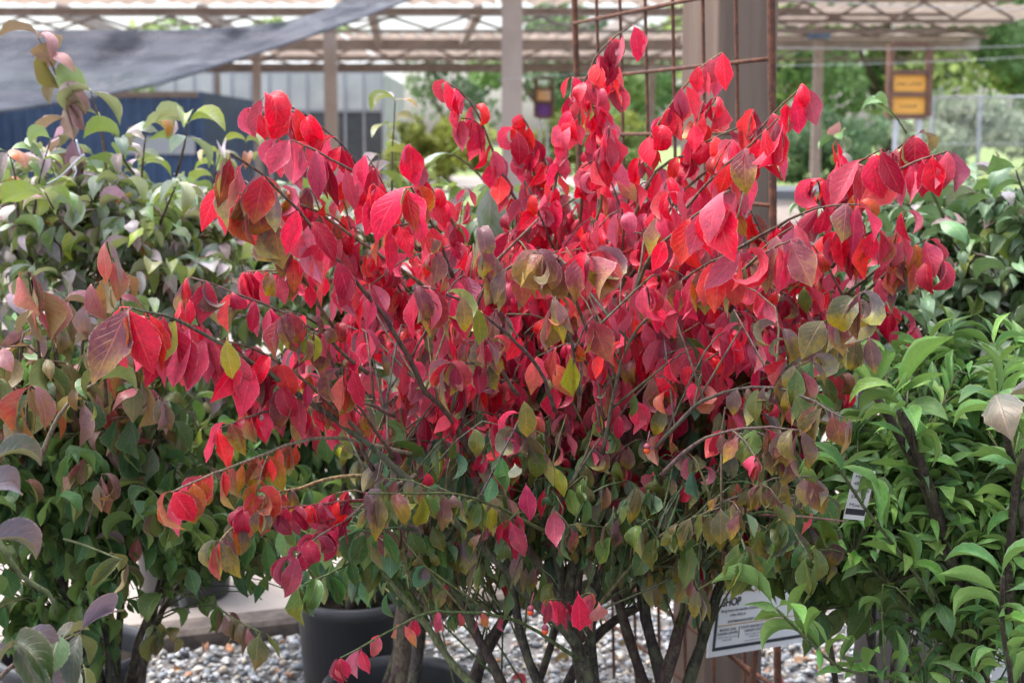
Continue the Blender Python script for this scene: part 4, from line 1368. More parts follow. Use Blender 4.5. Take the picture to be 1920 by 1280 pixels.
o = s.leaf(at(1573, 224, 2.64), Vector((0.2, -1, 0)), 46 / F * 2.64, 'oval', (0.62, 0.2, 0.22, 0.0), pitch=-0.9)
shoot(s, [(1930, 640), (1870, 560), (1800, 470), (1760, 420)], 2.6, 2.5, 78, 'arch', pal('W', 1), 120, 0.005, DARKS)
shoot(s, [(1760, 760), (1745, 640), (1720, 520)], 2.5, 2.45, 82, 'arch', pal('W', 1), 150, 0.006, DARKS)

s = potted('burning_bush', 'green shrub with a few brown leaves at the right edge of the photo, back row', 1975, 2.75, 0.12, 0.28, 'blue_green', GRP, 'pot_grey')
stems(s, [at(1860, 620, 2.6), at(1930, 520, 2.55), at(2010, 560, 2.6), at(1900, 460, 2.6)], 0.009, 0.004)
s.crown(at(1930, 590, 2.62), (0.24, 0.26, 0.28), 150, 0.064, 'arch', pal('W', 5, 'L', 3, 'E', 1), 0.032, 0.15, inner=0.5, zbias=0.4)
shoot(s, [(1920, 420), (1890, 340), (1868, 285)], 2.6, 2.55, 62, [('hang', 4), ('droop', 1)], pal('B', 1), 60, 0.003)
shoot(s, [(1940, 400), (1915, 350), (1905, 318)], 2.45, 2.4, 85, 'arch', pal('F', 1), 50, 0.003)

# right, near: narrow bright green leaves
s = potted('burning_bush', 'bright green narrow leaved shrub nearest the right edge with dark ribbed stems', 1880, 1.86, 0.14, 0.34, 'green', GRP)
LANCE = 'lance'
for pix, d0, d1, w0, w1 in [
        ([(1870, 1480), (1835, 1280), (1800, 1100), (1765, 980), (1725, 860), (1688, 772)], 1.85, 1.62, 11, 9),
        ([(1880, 1480), (1860, 1340), (1820, 1150), (1770, 1030), (1720, 880), (1640, 738)], 1.85, 1.66, 10, 8),
        ([(1900, 1480), (1905, 1300), (1895, 1150), (1898, 960), (1925, 840)], 1.85, 1.6, 11, 7),
        ([(1890, 1480), (1850, 1300), (1760, 1140), (1690, 1040), (1620, 950), (1575, 880)], 1.84, 1.6, 5, 3),
        ([(1900, 1480), (1930, 1200), (1920, 1000), (1885, 800), (1870, 745)], 1.8, 1.55, 9, 7),
        ([(1880, 1480), (1780, 1330), (1660, 1270), (1580, 1255), (1510, 1195), (1455, 1140)], 1.82, 1.58, 4, 2.5),
        ([(1880, 1480), (1800, 1250), (1700, 1130), (1600, 1040), (1520, 1030)], 1.85, 1.75, 4, 2.5),
        ([(1900, 1480), (1900, 1320), (1882, 1180), (1880, 1080)], 1.7, 1.5, 6, 4)]:
    n_ = len(pix)
    pts = [at(x, y, d0 + (d1 - d0) * i / (n_ - 1)) for i, (x, y) in enumerate(pix)]
    pth = s.limb('stem', pts, w0 / F * 1.7, w1 / F * 1.6, DARKS if w0 > 5 else GREENT, 8, 0.03, bumpy=0.0012 if w0 > 5 else 0)
    s.dress(pth, 0.074, LANCE, pal('F', 1), 0.028, 0.24 if w0 > 5 else 0.3, 4, 0.1)
s.crown(at(1800, 920, 1.86), (0.19, 0.16, 0.215), 280, 0.064, LANCE, pal('F', 6, 'W', 1), 0.026, 0.15, twig=GREENT, inner=0.3, zbias=0.1)
s.crown(at(1800, 1160, 1.8), (0.15, 0.15, 0.09), 50, 0.06, LANCE, pal('F', 3, 'E', 2), 0.03, 0.13, twig=GREENT, inner=0.3, zbias=0.1)
shoot(s, [(1720, 850), (1700, 760), (1690, 740)], 1.64, 1.62, 135, 'lance', pal('F', 1), 40, 0.003, DARKS)
s.mat = 'bronze'
s.leaf(at(1868, 742, 1.52), Vector((-0.3, -1, 0)), 0.084, 'broad', (0.11, 0.13, 0.10, 0.3), 4, 0.35)
s.leaf(at(1880, 745, 1.52), Vector((1, -0.3, 0)), 0.08, 'arch', (0.15, 0.15, 0.14, 0.3))
s.mat = 'green'

# right, middle: olive leaves hanging in front of the grey pot
s = potted('burning_bush', 'olive green leaved shrub low at right between the red bush and the bright green one', 1640, 2.2, 0.12, 0.3, 'green', GRP)
stems(s, [at(1560, 980, 2.15), at(1640, 960, 2.15), at(1720, 980, 2.2), at(1480, 1000, 2.15), at(1790, 1050, 2.2)], 0.006, 0.003)
s.crown(at(1620, 1010, 2.12), (0.23, 0.16, 0.11), 70, 0.07, [('droop', 2), ('oval', 2)], pal('G', 3, 'E', 3), 0.036, 0.14, twig=GREENT, inner=0.3, zbias=0.0)
shoot(s, [(1500, 960), (1560, 1010), (1600, 1090), (1640, 1140)], 2.1, 1.95, 105, [('hang', 4), ('droop', 1)], pal('E', 2, 'G', 1), 150, 0.002, GREENT)
shoot(s, [(1560, 980), (1640, 1040), (1690, 1120)], 2.1, 1.95, 125, [('hang', 4), ('droop', 1)], pal('G', 2, 'E', 2), 80, 0.002, GREENT)
shoot(s, [(1620, 960), (1740, 1020), (1770, 1080)], 2.1, 2.0, 130, [('hang', 4), ('droop', 1)], pal('G', 3), 80, 0.002, GREENT)

# ------------------------------------------------------------------ the red burning bush
bush = potted('burning_bush', 'big burning bush in full red autumn colour at the centre', 1140, 1.92, 0.19, 0.40, 'red', GRP)
BW = lambda w, d: w / 2 / F * d
main = [  # course of each stem read off the photo (base first), depth at base and tip, width in pixels at base and tip
    ([(1130, 1430), (1112, 1290), (1075, 1190), (1068, 1110), (1100, 960), (1135, 850), (1133, 790), (1150, 690), (1180, 600)], 1.88, 1.85, 34, 9, DARKS),
    ([(1112, 1430), (1085, 1240), (1060, 1122), (1040, 1010), (1023, 900), (1030, 800), (1010, 700), (1030, 560), (1040, 470)], 1.92, 2.0, 26, 8, DARKS),
    ([(1120, 1430), (1080, 1200), (1095, 1020), (1120, 900), (1146, 850), (1185, 740), (1240, 600), (1290, 480)], 1.93, 2.0, 22, 7, DARKS),
    ([(1140, 1430), (1110, 1200), (1137, 1018), (1208, 884), (1255, 780), (1310, 670), (1400, 540)], 1.95, 1.95, 22, 7, DARKS),
    ([(1235, 1430), (1205, 1280), (1165, 1150), (1150, 1040), (1170, 900), (1190, 700), (1180, 540)], 1.97, 2.1, 28, 8, DARKS),
    ([(1250, 1430), (1240, 1280), (1212, 1160), (1205, 1060), (1232, 960), (1285, 850), (1320, 720), (1400, 580)], 1.98, 2.1, 32, 9, DARKS),
    ([(1200, 1430), (1262, 1220), (1320, 1010), (1352, 880), (1400, 740), (1480, 560)], 1.92, 2.0, 34, 9, DARKS),
    ([(1240, 1430), (1300, 1250), (1348, 1100), (1405, 950), (1450, 800), (1540, 620)], 1.95, 2.05, 30, 9, DARKS),
    ([(1090, 1430), (1010, 1280), (972, 1175), (958, 1080), (930, 980), (888, 880), (860, 760), (850, 620)], 1.95, 2.05, 26, 8, DARKS),
    ([(1000, 1430), (940, 1280), (865, 1135), (800, 1020), (755, 930), (720, 840)], 1.98, 2.0, 30, 9, DARKS),
    ([(1000, 1430), (890, 1290), (838, 1232), (800, 1172), (745, 1105), (700, 1050), (662, 1008), (640, 960)], 1.88, 1.8, 20, 8, (0.12, 0.125, 0.075)),
    ([(860, 1400), (900, 1245), (945, 1160), (985, 1080), (1000, 960)], 2.1, 2.15, 36, 14, DARKS),
    ([(1020, 1430), (1060, 1290), (1130, 1180), (1230, 1120)], 2.12, 2.15, 26, 16, DARKS),
    ([(960, 1400), (1010, 1280), (1050, 1150), (1080, 1010)], 2.12, 2.2, 18, 12, DARKS),
    ([(1095, 1200), (1030, 1090), (965, 985), (905, 890), (845, 780), (798, 735), (750, 640), (690, 555), (625, 480), (560, 395), (490, 327), (432, 288)], 1.88, 1.55, 20, 4, (0.07, 0.055, 0.04)),
    ([(1082, 1210), (1055, 1175), (1000, 1125), (920, 1040), (832, 958), (760, 895), (690, 832), (620, 780), (540, 725), (460, 670), (380, 625), (310, 592), (243, 576)], 1.86, 1.5, 25, 4, (0.085, 0.07, 0.06)),
]
for pix, d0, d1, w0, w1, c in main:
    n_ = len(pix)
    pts = [at(x, y, d0 + (d1 - d0) * (i / (n_ - 1)) ** 1.2) for i, (x, y) in enumerate(pix)]
    bush.limb('stem', pts, BW(w0 * 0.85, d0), BW(w1 * 0.9, d1), tuple(q * random.uniform(0.85, 1.2) for q in c), 9, 0.025, bumpy=0.0012)
pth = bush.paths[-2]; bush.dress(pth, 0.078, [('hang', 5), ('curl', 1)], lambda p, rel: pick('P' if rel < 0.42 else 'R'), 0.026, 0.26, 4)
pth = bush.paths[-1]; bush.dress(pth, 0.082, [('hang', 6), ('curl', .6)], lambda p, rel: pick(random.choice('RRRRRPO') if random.random() > 0.06 else 'Y'), 0.020, 0.25, 4, 0.0)

DC, DRO, CU = [('hang', 4), ('droop', 2), ('curl', 1.2)], [('hang', 6), ('droop', 1.5), ('curl', 1)], [('droop', 1), ('curl', 2)]
twigs = [  # course base first, depth base, depth tip, leaf length px, family, palette weights, leafy reach px, twig colour
    # the tops
    ([(1000, 500), (1035, 370), (1060, 250), (1090, 165), (1130, 90), (1185, 48)], 2.02, 1.95, 78, DC, ('R', 1), 420, TWIG),
    ([(1100, 480), (1088, 400), (1105, 300), (1125, 215), (1152, 128)], 2.06, 2.0, 74, DC, ('R', 1), 330, TWIG),
    ([(830, 560), (760, 430), (700, 352), (640, 270), (560, 208), (498, 183)], 2.0, 1.85, 96, DC, ('R', 1), 320, TWIG),
    ([(830, 490), (760, 400), (710, 355), (640, 308), (548, 262)], 1.95, 1.8, 104, DRO, ('R', 1), 260, TWIG),
    ([(1060, 560), (1000, 430), (950, 345), (920, 272), (882, 190), (838, 155)], 2.05, 2.0, 82, DC, ('R', 1), 290, TWIG),
    ([(1030, 430), (1000, 320), (968, 245)], 2.1, 2.05, 68, CU, ('R', 1), 160, STRAW),
    ([(1050, 420), (1020, 300), (978, 215)], 2.1, 2.05, 68, CU, ('R', 1), 160, STRAW),
    ([(1110, 560), (1172, 400), (1190, 330), (1220, 258), (1270, 180), (1310, 130), (1354, 98)], 2.0, 1.9, 84, DC, ('R', 1), 330, STRAW),
    ([(1230, 420), (1290, 300), (1312, 240), (1342, 184)], 2.06, 2.0, 76, DC, ('R', 1), 200, TWIG),
    ([(1200, 500), (1270, 372), (1340, 310), (1400, 270), (1450, 213), (1508, 158)], 1.97, 1.87, 88, DRO, ('R', 1), 300, TWIG),
    ([(1180, 520), (1290, 386), (1365, 306), (1410, 270), (1458, 222)], 1.88, 1.7, 112, DRO, ('R', 4, 'P', 1), 260, TWIG),
    ([(1180, 430), (1230, 322), (1285, 290), (1330, 262), (1382, 240)], 1.97, 1.88, 86, DC, ('R', 4, 'O', 1), 190, TWIG),
    ([(1440, 520), (1500, 430), (1550, 350), (1590, 318), (1655, 279)], 1.97, 1.75, 112, DRO, ('R', 1), 220, TWIG),
    ([(1560, 400), (1620, 342), (1670, 292), (1714, 254)], 2.0, 1.9, 84, DRO, ('R', 1, 'O', 1, 'P', 1), 150, TWIG),
    ([(1560, 420), (1610, 365), (1690, 315), (1778, 284)], 1.97, 1.83, 96, DRO, ('R', 4, 'D', 1), 180, TWIG),
    ([(1340, 492), (1430, 440), (1500, 402), (1560, 386), (1612, 384)], 1.88, 1.72, 100, DRO, ('D', 2, 'R', 2, 'P', 1), 220, TWIG),
    ([(900, 540), (850, 420), (820, 370), (790, 320), (768, 270)], 2.0, 1.9, 78, DC, ('R', 1), 220, STRAW),
    ([(830, 560), (700, 470), (600, 402), (540, 372), (490, 332)], 1.95, 1.75, 92, DRO, ('R', 2, 'O', 1, 'P', 1), 230, STRAW),
    ([(860, 600), (760, 510), (680, 455), (620, 405), (560, 385)], 1.98, 1.85, 86, DC, ('R', 3, 'K', 1), 260, STRAW),
    ([(860, 650), (760, 560), (690, 500), (630, 450)], 2.0, 1.88, 82, DC, ('R', 3, 'O', 1), 200, STRAW),
    ([(780, 470), (740, 400), (715, 360), (700, 345)], 1.85, 1.74, 108, DRO, ('R', 1), 120, TWIG),
    ([(850, 520), (815, 430), (785, 375), (770, 350)], 1.86, 1.72, 118, DRO, ('R', 3, 'O', 1), 90, TWIG),
    # left front
    ([(700, 880), (680, 840), (655, 760), (622, 680), (586, 618), (520, 580), (440, 548), (358, 520)], 1.76, 1.58, 94, DRO, ('P', 3, 'R', 3, 'D', 1), 300, TWIG),
    ([(690, 700), (640, 660), (600, 610), (560, 590), (530, 585)], 1.72, 1.56, 96, DRO, ('P', 2, 'R', 1, 'Y', .6), 110, TWIG),
    ([(720, 580), (620, 525), (570, 506), (465, 509)], 1.92, 1.75, 68, DRO, ('R', 1), 190, STRAW),
    ([(740, 780), (680, 755), (600, 755), (500, 772), (412, 802)], 1.76, 1.6, 84, DRO, ('R', 2, 'O', 1), 230, TWIG),
    ([(770, 850), (640, 822), (560, 828), (480, 858), (400, 888), (322, 922)], 1.76, 1.5, 92, DRO, ('O', 4, 'R', 1), 330, STRAW),
    ([(770, 890), (640, 893), (560, 915), (500, 932), (440, 985), (412, 1014)], 1.8, 1.55, 84, DRO, ('O', 2, 'U', 2, 'P', 1), 260, STRAW),
    ([(800, 930), (700, 935), (600, 946), (458, 958)], 1.8, 1.6, 66, CU, ('D', 2, 'R', 1), 260, (0.2, 0.05, 0.05)),
    ([(780, 890), (700, 932), (640, 980), (600, 1002), (555, 1042)], 1.76, 1.6, 78, CU, ('D', 2, 'R', 1), 200, STRAW),
    ([(1085, 1235), (1012, 1186), (950, 1157), (870, 1147), (800, 1150), (750, 1172), (700, 1200), (638, 1233)], 1.84, 1.6, 60, DRO, ('K', 3, 'D', 1), 420, GREENT),
    ([(1085, 1030), (1000, 985), (920, 945), (850, 926), (760, 925), (688, 925)], 1.8, 1.6, 84, DRO, ('G', 3, 'U', 2, 'Y', 1), 360, GREENT),
    ([(900, 1130), (850, 1110), (800, 1010), (760, 990), (690, 995)], 1.86, 1.72, 78, DRO, ('G', 3, 'E', 3), 250, GREENT),
    ([(800, 1160), (750, 1090), (690, 1040), (620, 1075), (570, 1095)], 1.88, 1.78, 80, DRO, ('E', 4, 'G', 1), 260, GREENT),
    ([(740, 860), (700, 800), (660, 740), (650, 690)], 1.75, 1.62, 96, DRO, ('P', 1, 'K', 1, 'O', 1), 110, TWIG),
    ([(600, 770), (520, 708), (440, 660), (350, 612), (262, 592)], 1.66, 1.56, 104, DRO, ('R', 5, 'D', 1), 290, TWIG),
    ([(680, 815), (600, 740), (540, 690), (480, 655), (425, 640)], 1.68, 1.6, 98, DRO, ('R', 3, 'D', 1, 'P', 1), 220, TWIG),
    ([(640, 640), (590, 560), (545, 480), (500, 400), (420, 345)], 1.72, 1.62, 100, DRO, ('P', 2, 'O', 1, 'R', 3), 220, TWIG),
    # centre front
    ([(1040, 770), (1010, 690), (935, 612), (850, 556), (783, 537)], 1.75, 1.5, 104, DRO, ('P', 5, 'Y', .6, 'R', 1), 230, TWIG),
    ([(880, 630), (905, 545), (960, 500), (1047, 471)], 1.7, 1.54, 112, DRO, ('P', 1, 'U', 1), 180, TWIG),
    ([(1110, 650), (1075, 545), (1062, 500), (1112, 473)], 1.7, 1.5, 122, DRO, ('P', 3, 'R', 1), 110, TWIG),
    ([(1085, 740), (1072, 640), (1058, 590), (1042, 556)], 1.65, 1.46, 118, DRO, ('P', 2, 'O', 1, 'U', 1), 60, TWIG),
    ([(970, 740), (935, 690), (905, 682), (838, 681)], 1.7, 1.54, 86, DRO, ('P', 3, 'D', 1, 'U', 1), 130, TWIG),
    ([(1180, 580), (1220, 480), (1290, 415), (1368, 357)], 1.76, 1.5, 128, DRO, ('R', 1), 150, TWIG),
    ([(1130, 850), (1150, 740), (1180, 640), (1240, 570), (1285, 520), (1335, 490), (1388, 469)], 1.8, 1.55, 114, DRO, ('R', 4, 'P', 1, 'O', 1), 260, TWIG),
    ([(1330, 570), (1400, 500), (1440, 470), (1484, 449)], 1.72, 1.5, 122, DRO, ('U', 3, 'P', 2, 'R', 1), 140, TWIG),
    ([(1380, 830), (1440, 740), (1490, 670), (1520, 640), (1560, 590), (1614, 549)], 1.76, 1.5, 112, DRO, ('U', 4, 'P', 1), 200, GREENT),
    ([(1560, 570), (1640, 510), (1680, 482), (1737, 449)], 1.95, 1.8, 82, DRO, ('K', 2, 'O', 1), 150, TWIG),
    ([(1570, 590), (1630, 540), (1690, 494), (1745, 490)], 1.92, 1.8, 82, DRO, ('K', 2, 'P', 1), 150, TWIG),
    ([(1230, 840), (1300, 764), (1360, 736), (1430, 725), (1500, 740), (1582, 783)], 1.76, 1.5, 96, DRO, ('U', 4, 'P', 1, 'G', 1), 300, TWIG),
    ([(1240, 890), (1300, 834), (1350, 813), (1420, 800), (1499, 806)], 1.7, 1.53, 90, DRO, ('U', 3, 'G', 1, 'K', 1), 210, TWIG),
    ([(1250, 1010), (1340, 952), (1400, 922), (1450, 897), (1521, 893)], 1.75, 1.6, 74, DRO, ('U', 1, 'G', 1), 170, TWIG),
    ([(1300, 970), (1400, 964), (1460, 962), (1500, 1016), (1516, 1042)], 1.72, 1.58, 108, DRO, ('G', 3, 'E', 1), 130, GREENT),
    ([(1112, 1150), (1211, 1028), (1282, 980), (1352, 950)], 1.8, 1.66, 74, DRO, ('G', 3, 'U', 2), 150, GREENT),
    ([(1370, 960), (1388, 1000), (1397, 1030)], 1.7, 1.6, 114, DRO, ('G', 4), 60, GREENT),
    ([(1170, 1110), (1230, 1060), (1290, 1075), (1310, 1105)], 1.82, 1.72, 78, DRO, ('G', 2, 'U', 2), 130, GREENT),
    ([(1100, 1180), (1075, 1140), (1095, 1115), (1108, 1112)], 1.8, 1.7, 82, DRO, ('D', 1, 'K', 1), 30, GREENT),
    ([(1060, 1030), (1005, 970), (975, 960), (955, 975)], 1.82, 1.72, 66, DRO, ('D', 3), 60, GREENT),
    ([(1150, 560), (1200, 470), (1230, 420), (1255, 360)], 1.85, 1.7, 98, DC, ('R', 3, 'P', 1), 150, TWIG),
    ([(1110, 460), (1130, 360), (1140, 280), (1142, 238)], 1.9, 1.8, 96, DRO, ('R', 3), 110, TWIG),
    ([(1560, 500), (1600, 455), (1640, 432)], 1.85, 1.74, 92, DRO, ('R', 2, 'O', 1, 'D', 1), 100, TWIG),
]
for pix, d0, d1, L, fam, pw, reach, c in twigs:
    n_ = len(pix)
    pts = [at(x, y, d0 + (d1 - d0) * i / (n_ - 1)) for i, (x, y) in enumerate(pix)]
    path = bush.limb('twig', pts, BW(8.5, d0), BW(3.2, d1), tuple(q * random.uniform(0.8, 1.25) for q in c), 6, 0.018, bumpy=0.0009)
    dm = (d0 + 2 * d1) / 3
    fn = pal(*(pw if len(pw) > 2 else (pw[0], 1)))
    sparse = pw[0] == 'K' and reach > 400
    bush.dress(path, 0.98 * L / F * dm, fam, fn, (0.85 if sparse else 0.29) * L / F * dm, reach / F * dm, 4, 0.15 if sparse else 0.06)
    if not sparse and L > 70: bush.side_shoots(path, random.choice((1, 1, 2)), L * 0.72 / F * dm, DC, fn, c)
for pix, d0, d1 in [([(1330, 955), (1420, 964), (1500, 968), (1586, 977)], 1.72, 1.6), ([(900, 520), (960, 460), (1010, 410)], 1.8, 1.75), ([(1085, 770), (1090, 700), (1085, 660)], 1.7, 1.65)]:
    bush.limb('twig', [at(x, y, d0 + (d1 - d0) * i / (len(pix) - 1)) for i, (x, y) in enumerate(pix)], BW(8, d0), BW(4, d1), (0.19, 0.10, 0.09), 6, 0.03, keep=False)

# the rest of the crown, seen between and behind those twigs
TOPLINE = [(430, 560), (520, 470), (600, 420), (700, 420), (800, 440), (950, 400), (1050, 330), (1130, 290), (1250, 350), (1400, 350), (1550, 370), (1640, 400), (1730, 470), (1800, 560)]
def topline(x):
    for (xa, ya), (xb, yb) in zip(TOPLINE, TOPLINE[1:]):
        if xa <= x <= xb: return ya + (yb - ya) * (x - xa) / (xb - xa)
    return 9999
def in_crown(p):
    x, y, d = (float(v[0]) for v in project([p]))
    return y > topline(x) and y < 900 - 0.0 * x
def red_pal(p, rel):
    x, y, d = (float(v[0]) for v in project([p]))
    k = y + random.gauss(0, 60) + (max(0, x - 1250) * 0.28)
    k += 40
    if k < 700: nm = random.choices(['R', 'D', 'K', 'O', 'P'], [9, 2, 1.5, .5, .3])[0]
    elif k < 840: nm = random.choices(['R', 'D', 'K', 'P', 'U', 'G'], [7, 4, 3, 1, 1.2, 1.6])[0]
    elif k < 940: nm = random.choices(['D', 'K', 'P', 'U', 'G', 'E', 'Y'], [1.6, .8, 1, 2.5, 5, 3, .5])[0]
    else: nm = random.choices(['G', 'E', 'U', 'D'], [5, 5, 2, .8])[0]
    return pick(nm)
bush.crown(at(1120, 720, 2.02), (0.46, 0.28, 0.32), 220, 0.054, DC, red_pal, 0.026, 0.15, inner=0.35, ok=in_crown, zbias=0.3)
bush.crown(at(1080, 640, 1.86), (0.38, 0.14, 0.17), 80, 0.055, DC, red_pal, 0.03, 0.12, inner=0.3, ok=in_crown, zbias=0.2)
bush.crown(at(1080, 720, 2.3), (0.40, 0.14, 0.2), 110, 0.056, DC, red_pal, 0.028, 0.16, inner=0.2, ok=in_crown, zbias=0.2)
bush.crown(at(1120, 560, 2.12), (0.44, 0.26, 0.16), 110, 0.052, DC, red_pal, 0.026, 0.15, inner=0.3, ok=in_crown, zbias=0.2)
bush.crown(at(1150, 850, 1.86), (0.34, 0.12, 0.09), 44, 0.045, DC, red_pal, 0.03, 0.11, inner=0.3, zbias=0.0, twig=GREENT)
bush.crown(at(1000, 1000, 2.10), (0.34, 0.16, 0.09), 80, 0.044, DRO, red_pal, 0.032, 0.12, inner=0.3, zbias=0.0, twig=GREENT)
bush.crown(at(1400, 930, 1.9), (0.2, 0.18, 0.10), 80, 0.055, DRO, red_pal, 0.034, 0.13, inner=0.3, zbias=0.0, twig=GREENT)
bush.crown(at(1230, 960, 1.78), (0.27, 0.09, 0.085), 30, 0.05, DRO, pal('G', 4, 'U', 3, 'K', .6, 'E', 1), 0.03, 0.11, inner=0.3, zbias=0.0, twig=GREENT)
bush.crown(at(900, 960, 1.8), (0.2, 0.09, 0.075), 18, 0.048, DRO, pal('G', 4, 'U', 3, 'D', 1, 'E', 1), 0.03, 0.11, inner=0.3, zbias=0.0, twig=GREENT)
bush.crown(at(660, 1020, 2.0), (0.12, 0.15, 0.07), 26, 0.055, DRO, pal('E', 3, 'G', 2), 0.034, 0.12, inner=0.3, zbias=0.0, twig=GREENT)
for (x, y), L, c, v, p in [((1083, 1108), 100, (0.50, 0.012, 0.06, 0.0), 8, -0.3), ((1122, 1128), 84, (0.34, 0.12, 0.12, 0.2), 9, 0.0), ((965, 868), 62, (0.36, 0.40, 0.30, 0.0), 9, 0.0),
                           ((1068, 665), 84, (0.27, 0.28, 0.02, 0.4), 3, 0.0), ((982, 752), 84, (0.17, 0.16, 0.04, 0.6), 10, 0.1), ((866, 548), 92, (0.19, 0.12, 0.05, 1.0), 5, 0.0),
                           ((425, 632), 86, (0.27, 0.24, 0.03, 0.5), 13, 0.0), ((985, 905), 84, (0.30, 0.01, 0.06, 0.0), 2, 0.0)]:
    d = 1.62 if y > 660 else 1.5
    bush.leaf(at(x, y, d), Vector((0.1, -1, 0)), L / F * d, 'droop', c, v, 0.1, p)

# ------------------------------------------------------------------ small things
M['berry'] = plain_mat('berry', (0.75, 0.10, 0.01), (0.6, 0.05, 0.01), 200, 0.25, 0.6)
M['capsule'] = plain_mat('capsule', (0.28, 0.06, 0.09), (0.2, 0.05, 0.07), 150, 0.5)
for (x, y), d in [((995, 1147), 1.72), ((1022, 1183), 1.74), ((1213, 844), 1.7)]:
    p = at(x, y, d) - bush.loc
    r = 0.0040
    mb = MB().lathe([(0.0002, -1.15 * r), (0.6 * r, -0.95 * r), (0.95 * r, -0.4 * r), (r, 0.1 * r), (0.85 * r, 0.6 * r), (0.5 * r, 0.95 * r), (0.0002, 1.1 * r)], 14)
    o = mesh_obj('seed', mb.v, mb.f, M['berry'], bush.root, True)
    o.location = p
    mb = MB().lathe([(0.0002, 0.6 * r), (1.0 * r, 0.75 * r), (1.15 * r, 1.3 * r), (0.6 * r, 2.0 * r), (0.0002, 2.2 * r)], 12)
    mesh_obj('seed_cap', mb.v, mb.f, M['capsule'], o, True)
    stalk_top = Vector((0.004, 0.01, 0.022))
    v, f = tube_geo([Vector((0, 0, 2.0 * r)), Vector((0.002, 0.004, 0.016)), stalk_top], [0.0006] * 3, 5)
    mesh_obj('stalk', v, f, M['capsule'], o, True)

# tags on the plants
def tag_card(name, label, tl, trp, bl_, d, dl, mat='white_card', thick=0.0006):
    """a card given by three corners (pixels): top-left, top-right, bottom-left"""
    A_, B_, C_ = at(*tl, d), at(*trp, d), at(*bl_, d + dl)
    ux = (B_ - A_); w = ux.length; ux.normalize()
    uz = (A_ - C_); h = uz.length
    uz = (uz - ux * ux.dot(uz)).normalized()
    uy = uz.cross(ux).normalized()
    t = thing(name, label, 'tag', A_)
    t.rotation_euler = Matrix((ux, uy, uz)).transposed().to_euler()
    q = MB().box(0, w, 0, thick, -h, 0)
    mesh_obj('card', q.v, q.f, M[mat], t)
    return t, w, h
def strip(t, name, mat, x0, x1, z0, z1, y=-0.0006):
    q = MB().box(x0, x1, y, y + 0.0005, z0, z1)
    return mesh_obj(name, q.v, q.f, M[mat], t)

M['dull_card'] = plain_mat('dull_card', (0.34, 0.33, 0.36), (0.28, 0.27, 0.3), 14, 0.5)
t, w, h = tag_card('price_tag', 'white plant tag with a black bar below the olive leaves right of centre', (1602, 880), (1642, 884), (1570, 970), 1.64, 0.03)
strip(t, 'bar', 'print', 0.001, w - 0.001, -h * 0.9, -h * 0.78)
for k, (xa, body) in enumerate([(0.12, 'Mat'), (0.12, '48FT'), (0.12, 'Hgt'), (0.12, '54'), (0.56, 'Sp'), (0.56, '48FT'), (0.56, 'Full'), (0.56, '30')]):
    text('lettering', body, h * 0.095, (w * xa, -0.0007, -h * (0.16 + 0.135 * (k % 4))), (R(90), 0, 0), 'print', t)
text('lettering', 'Moana', h * 0.1, (w * 0.5, -0.0007, -h * 0.73), (R(90), 0, 0), 'print', t, align='CENTER')

t, w, h = tag_card('plant_label', 'long white printed plant label hanging beside the bright green leaves', (1612, 640), (1640, 640), (1608, 860), 1.9, 0.02, 'dull_card')
for k in range(20):
    if k % 7 == 6: continue
    strip(t, 'print_line', 'print_grey' if 'print_grey' in M else 'print', w * 0.12, w * random.uniform(0.55, 0.9), -h * (0.05 + k * 0.045) - 0.0009, -h * (0.05 + k * 0.045))

t, w, h = tag_card('plant_label', 'dim white care label deep in the green leaves at left', (296, 838), (342, 832), (286, 900), 2.36, 0.02)
for k in range(7):
    strip(t, 'print_line', 'print', w * 0.12, w * random.uniform(0.6, 0.9), -h * (0.14 + k * 0.11) - 0.0008, -h * (0.14 + k * 0.11))

M['clear_strip'] = plain_mat('clear_strip', (0.34, 0.35, 0.36), (0.26, 0.27, 0.28), 30, 0.25, 0.6, transl=0.4)
ribbon = [at(298, 1010, 2.42), at(318, 1062, 2.40), at(337, 1110, 2.41), at(348, 1150, 2.42)]
vs, fs = [], []
path = smooth_path(ribbon, 0.01)
for i, p in enumerate(path):
    wv = Vector((0.0085, 0.004 * math.sin(i * 0.4), 0.002))
    vs += [p - wv, p + wv, p - wv + Vector((0, 0.0006, 0)), p + wv + Vector((0, 0.0006, 0))]
for i in range(len(path) - 1):
    a = i * 4
    fs += [(a, a + 1, a + 5, a + 4), (a + 2, a + 6, a + 7, a + 3), (a, a + 4, a + 6, a + 2), (a + 1, a + 3, a + 7, a + 5)]
tag(mesh_obj('plastic_strip', vs, fs, M['clear_strip'], None, True), 'clear grey plastic strip hanging among the lower left leaves', 'strip')

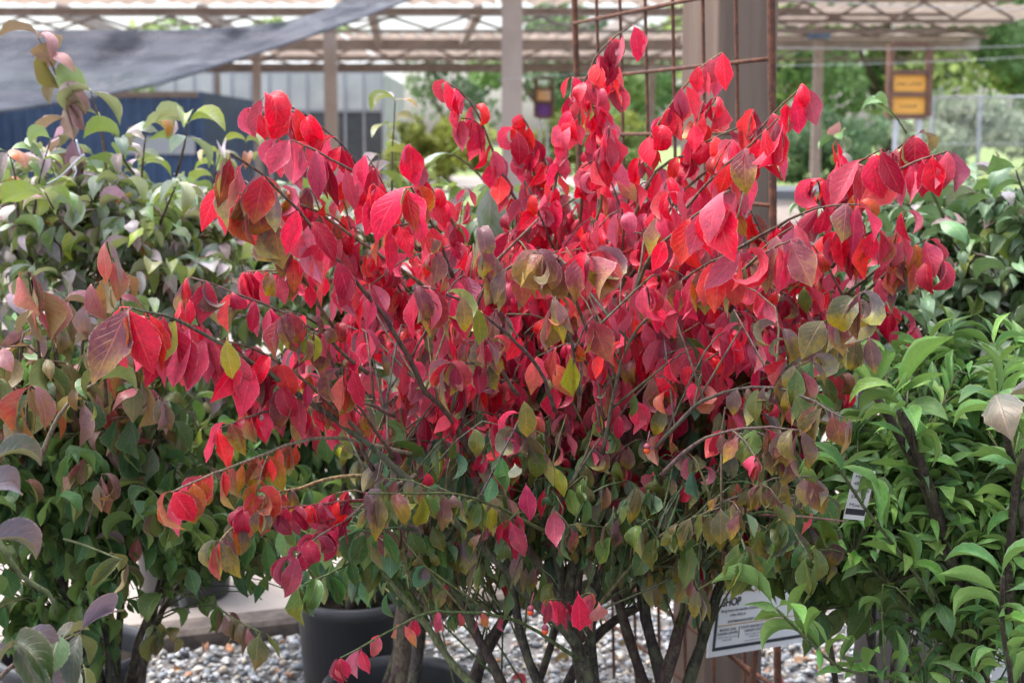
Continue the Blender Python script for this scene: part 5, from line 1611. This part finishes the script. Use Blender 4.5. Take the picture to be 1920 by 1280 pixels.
# label of the plant at the bottom right corner
M['blue_print'] = plain_mat('blue_print', (0.03, 0.11, 0.42), (0.03, 0.10, 0.36), 5, 0.4)
t, w, h = tag_card('pot_label', 'blue white and black plastic pot label in the bottom right corner', (1846, 1205), (1985, 1175), (1868, 1345), 1.92, 0.0)
strip(t, 'blue_panel', 'blue_print', w * 0.21, w * 0.42, -h * 0.98, -0.001)
strip(t, 'black_panel', 'navy_print', w * 0.421, w * 0.98, -h * 0.98, -0.001)
text('lettering', 'S', h * 0.42, (w * 0.25, -0.0012, -h * 0.52), (R(90), 0, 0), 'white_card', t, bold=0.0006)
for k in range(4):
    text('lettering', 'WINNERS'[:7], h * 0.1, (w * (0.52 + 0.11 * k), -0.0012, -h * 0.06), (R(90), R(90), 0), 'white_card', t) if k == 0 else strip(t, 'print_line', 'white_card', w * (0.52 + 0.11 * k), w * (0.55 + 0.11 * k), -h * 0.8, -h * 0.12, -0.0012)

# pale wire hook on the left shrub
hk = thing('wire_hook', 'small grey metal wire hook in the shrub before the navy container', 'hook', at(112, 340, 2.45))
for pts in ([(88, 345), (112, 332), (152, 294), (158, 290)], [(152, 294), (146, 274), (143, 262)], [(136, 338), (143, 322), (140, 312)]):
    P_ = [at(x, y, 2.45) - hk.location for x, y in pts]
    pp = smooth_path(P_, 0.01)
    v, f = tube_geo(pp, [0.0016] * len(pp), 6)
    mesh_obj('wire', v, f, M['galv'], hk, True)

# leaves fallen on the gravel
Vs, Fs, UVs, Cs, off = [], [], [], [], 0
for k in range(150):
    x, y = random.uniform(-1.2, 1.4), random.uniform(2.7, 4.0)
    if (Vector((x, y)) - KA).dot(KN) > -0.03: continue
    V, UV, Fc = FAM['oval'][random.randrange(len(FAM['oval']))]
    m_ = np.array(leaf_matrix((Vector((x, y, 0.022)), random.uniform(0, 6.28), random.gauss(0.3, 0.3), random.gauss(0, 0.5), random.uniform(0.025, 0.05), 'oval', 0, None, '', 1.0)))
    P = V @ m_[:3, :3].T + m_[:3, 3]
    P[:, 2] = np.maximum(P[:, 2], 0.012)
    c = random.choice([(0.22, 0.10, 0.04, 0), (0.30, 0.16, 0.06, 0), (0.35, 0.03, 0.04, 0), (0.12, 0.07, 0.04, 0)])
    Vs.append(P); Fs.append(Fc + off); UVs.append(UV[Fc.reshape(-1)]); Cs.append(np.tile(np.array(c), (len(V), 1))); off += len(V)
o = np_mesh('fallen_leaves', np.concatenate(Vs), np.concatenate(Fs), M['foliage_bronze'], None, True, uv=np.concatenate(UVs), cols=('leaf_colour', np.concatenate(Cs)))
tag(o, 'dry brown and red leaves fallen on the gravel', None, None, 'stuff')

build_leaves()
